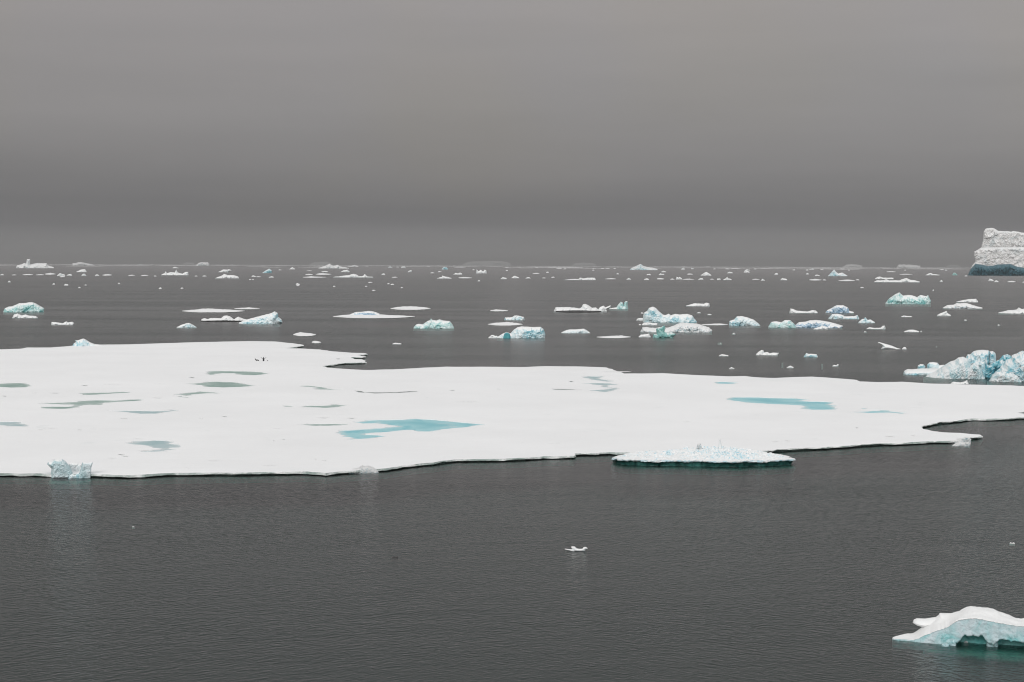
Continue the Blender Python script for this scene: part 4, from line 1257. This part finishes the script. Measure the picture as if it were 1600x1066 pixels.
# ------------------------------------------------------------------ loose scraps in the near water
berg('small white drifting piece like a swimming duck, alone in the near water', [(882, 858.2), (883, 857.5), (893, 858.5), (894, 857), (892, 855), (893.5, 853.8), (898, 854), (901, 857), (905, 857.8), (910, 857.5), (912, 855), (916, 854.7), (918.5, 857.2), (915, 858.5), (914, 861.5), (900, 861.5), (897, 862.5), (892, 861)], 861.6, 'white', 'ice scrap', closed_px=True, res=.35, jit=.1, rough=.4, depth=.35)
GS = 'tiny scraps in the near water'
berg('tiny dark scrap alone in the near water left of the duck-like piece', [(611, 871), (613, 869.5), (617, 870.2), (621, 869), (621.5, 871.3)], 871.6, 'dark', 'ice scrap', GS, res=.4, jit=.1)
berg('tiny pale scrap in the near water below the left end of the floe', [(206, 823), (208, 822.4), (210.5, 823)], 823.2, 'white', 'ice scrap', GS, res=.3, jit=.1, depth=.12)
berg('pair-like tiny pale scrap in the near water by the right edge', [(1577, 849), (1579, 847.4), (1581, 848.5), (1584, 847.6), (1586, 849)], 849.4, 'white', 'ice scrap', GS, res=.4, jit=.1)

# ------------------------------------------------------------------ tabular iceberg at the right edge
rt = root_at('iceberg', 1590, 430, 'towering white iceberg with stepped cliffs over a dark teal base at the right edge', 'iceberg')
inflate('base_ice', [(1512.5, 425), (1517, 420), (1524, 412.5), (1533, 413.5), (1545, 416), (1560, 413.5), (1578, 412.5), (1590, 417), (1600, 418.5), (1650, 417), (1705, 420), (1712, 431)], 431, depth=90, mat='bergbase', parent=rt, res=.45, round_=.25, facet=6, jit=.3, under=12, ridge=(90, 5, 2.0))
inflate('lower_cliff', [(1514, 423.5), (1519, 415), (1524, 409), (1523, 404), (1521.5, 401), (1522, 393.5), (1527, 391), (1533, 387), (1560, 386.5), (1600, 386), (1690, 386), (1702, 400), (1706, 424)], 429.5, depth=80, setback=14, mat='cliff', parent=rt, res=.4, round_=.10, facet=8, jit=.5, under=12, rough=.8, ridge=(60, 16, 1.5))
inflate('upper_cliff', [(1534, 420), (1533.5, 390), (1533.5, 384), (1536, 376), (1537, 362), (1540, 357.5), (1549, 356), (1553, 357), (1560, 361), (1574, 361.3), (1580, 361.8), (1583, 361), (1600, 364), (1640, 366), (1680, 372), (1692, 390), (1694, 420)], 428.9, depth=60, setback=20, mat='cliff', parent=rt, res=.4, round_=.10, facet=8, jit=.5, under=12, rough=.8, ridge=(90, 3.5, 1.2))

# ------------------------------------------------------------------ icebergs far out, near the horizon
GF = 'far icebergs below the horizon'
berg('far pale berg with a square chimney tower at the far left', [(25, 418), (26, 415), (33, 413.5), (38, 411), (41, 412), (41.8, 405), (47.2, 405), (46.8, 413.5), (52, 412.3), (58, 411.3), (73, 411.5), (75, 415), (84, 417.5)], 419, 'white', group=GF, jit=.15, res=.8)
berg('far low grey berg right of the chimney tower berg, touching the horizon', [(112, 414.3), (113, 411.5), (120, 411), (123, 409.2), (135, 411.3), (141, 412.5), (149, 414.3)], 415, 'white', group=GF)
berg('small far white curl of ice under the low grey berg', [(119.5, 424.6), (126, 421.5), (133, 420.8), (135, 424)], 425, 'white', 'ice chunk', GF)
berg('far jagged white berg with three sharp points', [(252, 429.3), (257, 427), (259, 423.7), (261, 427), (267, 425.3), (273, 426), (275.3, 421), (278, 426), (285, 428), (290, 425), (294, 425), (294.5, 429)], 430, 'white', group=GF, jit=.15)
berg('tiny far white cap directly above the three pointed berg', [(269, 418.6), (273, 417), (279, 418.6)], 419.2, 'white', 'ice chunk', GF)
berg('far flat topped grey iceberg on the horizon left of centre', [(305, 414.4), (310, 411), (313, 410), (325, 409.8), (327.5, 413), (327, 415)], 415.8, 'white', group=GF, jit=.1)
berg('far white chunk right above the larger low white hump', [(341, 424.6), (348, 421.5), (358, 421), (363, 422.5), (357, 425)], 425.5, 'white', 'ice chunk', GF)
berg('far low white hump with a rounded knob, larger of two stacked in view', [(336, 434.3), (343, 432), (348, 430), (350, 428), (356, 430), (365, 430), (372, 432), (373.5, 434)], 435, 'white', group=GF)
berg('small far light-blue berg leaning right', [(410, 425.6), (415, 423), (421, 420), (425, 422.7), (424.5, 426)], 426.5, 'pale', group=GF)
berg('tiny far white pyramid right of the light-blue leaning berg', [(451.5, 420.6), (455, 418.7), (457, 417.6), (461, 420.3)], 421, 'white', 'ice chunk', GF)
berg('far wide white berg with two low peaks left of centre', [(497, 418.9), (508, 415.5), (515, 412), (520, 415.5), (528, 414), (533, 417), (545, 418.7)], 419.6, 'white', group=GF)
berg('faint far white strip right behind the two peaked berg', [(543, 415), (550, 415), (554, 414), (560, 416)], 417, 'white', 'ice chunk', GF)
berg('small far white arched chunk above the long white floe with a blue knob', [(532, 424.5), (538, 422), (543, 421.7), (546, 424.3)], 425.2, 'white', 'ice chunk', GF)
berg('far long white floe with a central hump and a blue-grey knob at right', [(521, 432.6), (535, 431), (545, 430), (552, 428), (558, 429.5), (561, 432), (567, 431.5), (570, 428.2), (574, 432), (583, 432.7)], 433.5, 'white', 'ice floe', GF)
floe('far pale green thin floe left of the long white floe with a knob', 473, 510, 432, 434.6, GF)
floe('far short bright floe, left one of the pair above the pale green floe', 477, 489, 428, 430.3, GF)
floe('far bright floe, right one of the pair above the pale green floe', 493, 518, 427, 430.3, GF)
floe('far small bright scrap above the pair of short floes', 502, 513, 423.5, 426, GF)
floe('far faint thin strip above the left short floe', 479, 488, 422.6, 424, GF)
berg('far low spiky white chunk left of the flat strip, centre left', [(683, 434.4), (690, 433), (691, 430.7), (697, 432.5), (705.5, 434.5)], 435.2, 'white', 'ice chunk', GF)
berg('far white scrap with two bumps above the flat strip', [(708, 428.2), (712, 426.5), (716, 427.5), (719, 426), (722, 427.5)], 429, 'white', 'ice chunk', GF)
floe('far thin flat white strip right of the spiky chunk', 716, 738, 433, 435.5, GF)
berg('far zigzag white chunk with ears, left of centre', [(743.5, 424.8), (744.5, 421), (748, 424), (751, 421.7), (755, 424.5), (757, 421.5), (760, 422.5), (760.5, 426.3)], 427.2, 'white', group=GF)
berg('far small slanted white scrap on the darker water left of centre', [(636.5, 424.6), (640, 422.6), (643.5, 422), (643, 424.4)], 425.3, 'white', 'ice chunk', GF)
berg('far small bluish stepped chunk near the horizon left of centre', [(690, 420.4), (693, 417), (697, 417.3), (700, 420)], 421.2, 'pale', 'ice chunk', GF)
berg('far white little cone left of the bright rounded strip', [(799, 433.6), (803, 431), (806, 431.5), (811, 433.6)], 434.6, 'white', 'ice chunk', GF)
berg('far bright rounded strip of ice below the centre of the horizon', [(882, 436.8), (895, 436), (904, 436.2), (906, 434), (912, 435.3), (918, 434), (929, 434), (931, 436.5)], 437.5, 'white', 'ice floe', GF)
berg('far broad grey-blue berg like a low mountain right of centre', [(984, 421), (988, 418), (995, 415), (1001, 412.2), (1005, 415.5), (1012, 417.5), (1022, 418.7), (1027.5, 421)], 422, 'pale', group=GF)
berg('far small white arch shaped berg right of the low mountain berg', [(1095, 430), (1100, 426.5), (1104, 425.2), (1108, 427.5), (1111.5, 430)], 430.6, 'white', group=GF)
berg('far white chunk with a sharp spike standing in the row of drift ice', [(1130, 436.6), (1134, 435), (1136, 432.3), (1138, 435), (1143, 436.6)], 437.4, 'white', 'ice chunk', GF)
berg('far white arrowhead chunk right of the arch shaped berg', [(1162, 425.3), (1164, 423.5), (1166, 421.5), (1169, 423.5), (1171.5, 425.3)], 426, 'white', 'ice chunk', GF)
berg('far knobbly white chunk at the left end of a thin strip', [(1056, 436), (1057.5, 432.4), (1060, 434), (1062, 432.7), (1066, 436)], 436.8, 'white', 'ice chunk', GF)
berg('far craggy light-blue berg with a leaning peak', [(1294, 429.9), (1299, 426), (1303, 420.8), (1306, 424.8), (1310, 427.6), (1316, 426), (1324, 430.5)], 431.4, 'pale', group=GF)
berg('far thick rough white strip, upper of two left of the towering iceberg', [(1367, 435), (1371, 433), (1375, 432.2), (1380, 434), (1396, 434)], 436, 'white', 'ice floe', GF)
berg('far longest rough white strip, lower of two left of the towering iceberg', [(1366, 440), (1370, 438.2), (1380, 438), (1384, 436.5), (1390, 438.2), (1405, 438.3), (1410, 436), (1416, 434.5), (1422, 437.3), (1430, 438), (1437, 440)], 441, 'white', 'ice floe', GF)
berg('far short bright chunk alone in the drift ice row at right', [(1219, 437), (1222, 434.6), (1228, 435.8), (1230, 437)], 437.8, 'white', 'ice chunk', GF)
floe('far thin white strip below the craggy light-blue berg', 1310, 1336, 437, 440, GF)
floe('far thin wavy strip left below the craggy light-blue berg', 1264, 1284, 436, 439, GF)
berg('far small sea-green nub just left of the towering iceberg', [(1488, 429.6), (1490, 426.3), (1493, 426.5), (1496, 429.6)], 430.2, 'green', 'ice chunk', GF)
berg('far low white strip with bumps left of the sea-green nub', [(1446, 429.4), (1451, 427.3), (1454, 426.6), (1458, 428.3), (1468, 429.5)], 430.2, 'white', 'ice floe', GF)
berg('white crumbs left of two below the foot of the towering iceberg', [(1544, 438.4), (1546, 435.4), (1550, 436.5), (1552.5, 438.4)], 439.2, 'white', 'ice chunk', GF)
berg('white crumb right of two below the foot of the towering iceberg', [(1553, 440), (1556, 438), (1560, 440)], 440.8, 'white', 'ice chunk', GF)
floe('slim white scrap below the middle of the towering iceberg base', 1574, 1587, 439, 441.6, GF)

# distant bergs almost lost in the air at the horizon
GD = 'faint icebergs on the horizon'
for lab, pr in (('broad faint iceberg fading into haze on the horizon left of centre', [(722, 412.6), (730, 406), (742, 404), (760, 403.5), (775, 402.5), (786, 404), (796, 409), (798, 412.6)]),
                ('low faint humped iceberg fading into haze just right of centre', [(893, 413), (899, 409.5), (905, 408.5), (912, 407.5), (918, 409), (925, 408.5), (931, 413)]),
                ('pale flat iceberg on the horizon right of the craggy light-blue berg', [(1316, 414.8), (1322, 412), (1330, 411), (1338, 411.5), (1347, 414.8)]),
                ('bright long sloping iceberg on the horizon left of the towering one', [(1400, 415.4), (1404, 411.5), (1412, 411), (1424, 412), (1434, 414), (1438, 415.4)]),
                ('faint narrow iceberg on the horizon next to the towering one', [(1478, 415.6), (1483, 412.5), (1496, 412), (1500, 415.6)]),
                ('faint low ice cap on the horizon above the two peaked berg', [(483, 411.6), (490, 407.5), (500, 407), (508, 405.5), (514, 408), (518, 411.6)]),
                ('faint rise of ice on the horizon left of the flat topped grey iceberg', [(285, 411), (290, 408.3), (296, 409), (303, 411)])):
    xm = sum(p[0] for p in pr) / len(pr)
    yh_ = 410.3 + .0037 * xm
    off = 3.4 if 'bright' in lab else (2.8 if 'pale flat' in lab else 1.9)
    berg(lab, [(x, yh_ + .2 + (y - yh_ - .2) * .52) for x, y in pr], yh_ + off, 'white', group=GD, depth=300, jit=.4)

# ------------------------------------------------------------------ tiny fragments
TINY = {
    ('tiny white fragment in the thin row of far drift ice, left half', 'fragments of the far drift ice row, left half'):
        [(0, 6, 428, 430), (18, 26, 429.2, 430.2), (35, 52, 428.3, 430.2), (56, 69, 428.8, 430.2), (70, 87, 426.8, 429.6), (89, 102, 427, 431), (93, 102, 431.6, 433.3), (104, 113, 428, 430.6),
         (127, 135, 427.3, 431), (148, 155, 428.8, 431), (160, 175, 428.6, 431), (200, 211, 429.6, 431), (220, 232, 429.8, 431.2), (240, 245, 430.8, 432), (304, 309, 430.8, 432), (316, 323, 430.8, 432.2),
         (393, 400, 429.8, 432.6), (389, 393, 436, 437.3), (394, 397, 436, 437.4), (420, 428, 431.8, 433.6), (400, 408, 432, 433), (612, 621, 432.6, 434), (782, 792, 433, 436)],
    ('tiny white fragment in the thin row of far drift ice, right half', 'fragments of the far drift ice row, right half'):
        [(821, 829, 433, 435), (847, 853, 433.8, 435), (861, 867, 432.6, 434.2), (945, 963, 435, 436.6), (979, 986, 434.2, 436.8), (1006, 1014, 435, 437.2), (1026, 1038, 434.6, 437), (1047, 1054, 435.6, 437.2),
         (1066, 1085, 435.8, 437.2), (1091, 1099, 434.4, 437), (1109, 1116, 435.8, 437), (1120, 1126, 434.6, 437.3), (1175, 1187, 436, 437.2), (1189, 1195, 435.6, 438.5), (1337, 1343, 436.6, 438.2), (1285, 1291, 436.8, 438.4),
         (1405, 1426, 428, 429.4), (1468, 1473, 438, 440), (1597, 1606, 439.4, 441.4), (1507, 1512, 430.6, 432)],
    ('speck of ice on far water just below the horizon', 'specks just below the horizon'):
        [(214, 223, 412.5, 414.6), (234, 241, 413.4, 414.8), (358, 366, 413, 414.6), (435, 440, 421.2, 422.4), (606, 613, 416.2, 418.6), (619, 624, 416.8, 418), (626, 634, 415.8, 418.8), (672, 679, 425.8, 427.2),
         (684, 690, 424, 425.4), (682, 688, 414, 415.4), (667, 672, 415.8, 417), (708, 728, 417, 418.2), (738, 742, 421, 422.4), (789, 795, 417.2, 418.6), (790, 794, 422, 423.4), (832, 843, 426.6, 428.2), (855, 866, 418, 419.2),
         (869, 878, 418.8, 420.2), (880, 885, 419.6, 421), (853, 858, 424.8, 426.4), (835, 842, 417.4, 419), (925, 929, 421.6, 423), (938, 944, 419, 420.4), (946, 953, 418.9, 420.4), (958, 963, 418.8, 420.2), (963, 967, 426, 428.6),
         (925, 931, 418.6, 420), (1010, 1017, 427.8, 429.8), (1029, 1038, 426.8, 429.6), (1033, 1041, 423.4, 425.4), (1064, 1070, 418, 421.4), (1079, 1084, 418.4, 420.6), (1073, 1083, 427.6, 429.4), (1114, 1119, 419.4, 421), (1133, 1140, 419.6, 421),
         (1141, 1157, 418.4, 420.4), (1136, 1145, 424.6, 427), (1163, 1172, 420.8, 422.6), (1177, 1182, 419.8, 421), (1060, 1076, 414.6, 415.8), (1100, 1110, 413.6, 415.4), (1210, 1216, 426.4, 429.2), (1238, 1243, 421, 422.6), (1259, 1263, 420.8, 422.6),
         (1264, 1272, 419.2, 421.6), (1259, 1264, 426.6, 428.8), (1273, 1281, 429, 431), (1292, 1298, 417, 418.8), (1281, 1287, 420.6, 422.2), (1325, 1328, 421.4, 423), (1210, 1217, 414.6, 416), (1385, 1400, 424, 425.4), (1412, 1416, 421.4, 423),
         (1476, 1480, 421.2, 423), (1468, 1475, 420.4, 422), (1225, 1234, 415.8, 417), (1312, 1320, 419.6, 421), (706, 712, 412.8, 414), (571, 576, 415.5, 416.6), (596, 602, 427, 429.5), (746, 750, 437.6, 439.4), (1020, 1030, 413.6, 414.6)],
    ('small stray scrap of ice on open water between the drift ice row and the mid-water bergs', 'stray scraps on the open water'):
        [(12, 17, 438.8, 441), (82, 86, 442.6, 444.6), (100, 107, 443.6, 446), (122, 126, 448, 450), (132, 136, 444.8, 446), (184, 188, 441.8, 443.8), (248, 253, 449, 451.2), (282, 287, 449.6, 451.2), (462, 469, 442.4, 445), (463, 468, 445.6, 447),
         (575, 582, 440.6, 442), (605, 609, 442.6, 444.2), (610, 616, 443.2, 445), (626, 630, 448.6, 450.2), (520, 524, 446.2, 448), (1344, 1350, 448.6, 450.2), (1457, 1459.5, 452, 454.5), (570, 574, 446.8, 448), (581, 587, 453, 454.4)],
    ('small stray white scrap on the water among or in front of the mid-water bergs', 'stray scraps among the mid-water bergs'):
        [(1088, 1095, 487.4, 489.4), (1105, 1112, 490.4, 492.2), (1143, 1150, 520.4, 522.6), (1121, 1129, 536, 538.4), (1506, 1511, 499, 501), (1558, 1563, 506.8, 508.8), (1437, 1441, 516.8, 518.8), (1349, 1355, 517.8, 519.6), (1462, 1465, 541, 543.2),
         (1221, 1224, 571.6, 573.6), (1283, 1286, 574, 575.8), (998, 1002, 506.6, 508.2), (1001, 1006, 488.4, 490)],
}
MARKS = [(43, 'the chimney tower berg'), (130, 'the low grey horizon berg'), (274, 'the three pointed berg'), (317, 'the flat topped grey iceberg'), (354, 'the far low white hump'), (418, 'the light-blue leaning berg'),
         (520, 'the two peaked far berg'), (560, 'the floe with a blue-grey knob'), (640, 'the small slanted scrap'), (695, 'the spiky low chunk'), (752, 'the zigzag eared chunk'), (805, 'the white little cone'), (918, 'the bright rounded strip'),
         (1005, 'the low mountain berg'), (1060, 'the knobbly chunk'), (1103, 'the arch shaped berg'), (1137, 'the sharp spike chunk'), (1167, 'the arrowhead chunk'), (1225, 'the short bright chunk'), (1308, 'the craggy light-blue berg'), (1395, 'the two rough strips'),
         (1457, 'the low bumpy strip'), (1492, 'the sea-green nub'), (1560, 'the towering iceberg')]
MARKS2 = [(37, 'the leftmost teal berg'), (98, 'the narrow lumpy chunk'), (335, 'the long smooth floe'), (475, 'the short thick floe'), (585, 'the longest narrow floe'), (642, 'the lens shaped floe'), (1046, 'the high domed berg'), (1163, 'the slanted blue-white berg'),
          (1233, 'the crumbly tiny scrap'), (1279, 'the steel-blue slab'), (1313, 'the rounded steel-blue berg'), (1354, 'the two peaked tent chunk'), (1420, 'the long jagged teal berg'), (1425, 'the low white lens'), (1505, 'the flat rough chunk'), (1590, 'the notched floe at the edge')]
WHERE = {'fragments of the far drift ice row, left half': ('in the drift ice row', MARKS), 'fragments of the far drift ice row, right half': ('in the drift ice row', MARKS), 'specks just below the horizon': ('nearer the horizon', MARKS),
         'stray scraps on the open water': ('on open water', MARKS2), 'stray scraps among the mid-water bergs': ('mid-water', MARKS2)}
ORD = ['nearest', 'second', 'third', 'fourth', 'fifth', 'sixth', 'seventh', 'eighth', 'ninth']
for (lab, grp), items in TINY.items():
    place, marks = WHERE[grp]
    buckets = {}
    for it in items:
        xm = (it[0] + it[1]) / 2
        mk = min(marks, key=lambda m: abs(m[0] - xm))
        buckets.setdefault((mk, 'left' if xm < mk[0] else 'right'), []).append(it)
    names = {}
    for (mk, side), its in buckets.items():
        its.sort(key=lambda i: abs((i[0] + i[1]) / 2 - mk[0]))
        for k, i in enumerate(its):
            names[i] = (ORD[k] + (' flat' if (i[1] - i[0]) > 4.5 * (i[3] - i[2]) else ' small') + ' scrap ' + side + ' of ' + mk[1] + ', ' + place)
    for (x0, x1, y0, y1) in items:
        w_, h_ = x1 - x0, y1 - y0
        key = (x0, x1, y0, y1)
        lift = max(0.0, 410.3 + .0037 * x0 + 3.0 - y1)
        y0, y1 = y0 + lift, y1 + lift
        if h_ < 1.7 or w_ > 5 * h_:
            o = plate('ice_fragment', x0, x1, y0, y1 + .3, humps=.6)
        else:
            k = random.uniform(.3, .7)
            pr = [(x0, y1 - .2), (x0 + w_ * .15, y1 - h_ * random.uniform(.3, .6)), (x0 + w_ * k, y0), (x0 + w_ * (k + .15), y0 + h_ * random.uniform(.2, .5)), (x0 + w_ * .88, y0 + h_ * random.uniform(.2, .6)), (x1, y1 - .2)]
            o = inflate('ice_fragment', pr, y1 + .1, mat='white', jit=.25, depth=max(2.0, (y1 - 410) * .1))
        tag(o, names[key], 'ice fragment', grp)

# far band of drift ice that reads as one pale line at the horizon
v, f = [], []
rr = random.Random(3)
for k in range(420):
    d = rr.uniform(9000, 34000)
    x = rr.uniform(-.36, .36) * d
    if d < 17000 and rr.random() < .55: continue
    a, b = rr.uniform(40, 420) * d / 26000, rr.uniform(100, 900) * d / 26000
    n = 9
    i0 = len(v)
    for ring_, (sc, z) in enumerate(((1, -1), (1, 1.2), (.7, 2.0))):
        for i in range(n):
            an = 2 * math.pi * i / n
            rad = sc * (1 + .25 * math.sin(3 * an + k) + .12 * math.sin(7 * an + 2 * k))
            v.append((x + a * rad * math.cos(an), d + b * rad * math.sin(an), z * (d / 20000)))
    for q in range(2):
        for i in range(n):
            j = (i + 1) % n
            f.append((i0 + q * n + i, i0 + q * n + j, i0 + (q + 1) * n + j, i0 + (q + 1) * n + i))
    f.append(tuple(i0 + 2 * n + i for i in range(n)))
o = mesh('drift_ice', v, f, M['snow'])
tag(o, 'thin pale band of countless drift ice along the horizon', 'drift ice', None, 'stuff')

# ------------------------------------------------------------------ haze
HAZE = 5.5e-5
hm, ht = newmat('haze')
ho = N(ht, 'ShaderNodeOutputMaterial')
hv = N(ht, 'ShaderNodeVolumePrincipled', inp={'Color': (.50, .50, .505, 1), 'Density': HAZE, 'Anisotropy': 0.0})
L(ht, hv.outputs[0], ho.inputs['Volume'])
X, Y0, Y1, Z0, Z1 = 46000, -2500, 46000, -3.8, 165.0
hv_ = [(-X, Y0, Z0), (X, Y0, Z0), (X, Y1, Z0), (-X, Y1, Z0), (-X, Y0, Z1), (X, Y0, Z1), (X, Y1, Z1), (-X, Y1, Z1)]
o = mesh('haze', hv_, [(0, 3, 2, 1), (4, 5, 6, 7), (0, 1, 5, 4), (1, 2, 6, 5), (2, 3, 7, 6), (3, 0, 4, 7)], hm)
tag(o, 'thin grey haze over the whole sea', None, None, 'stuff')
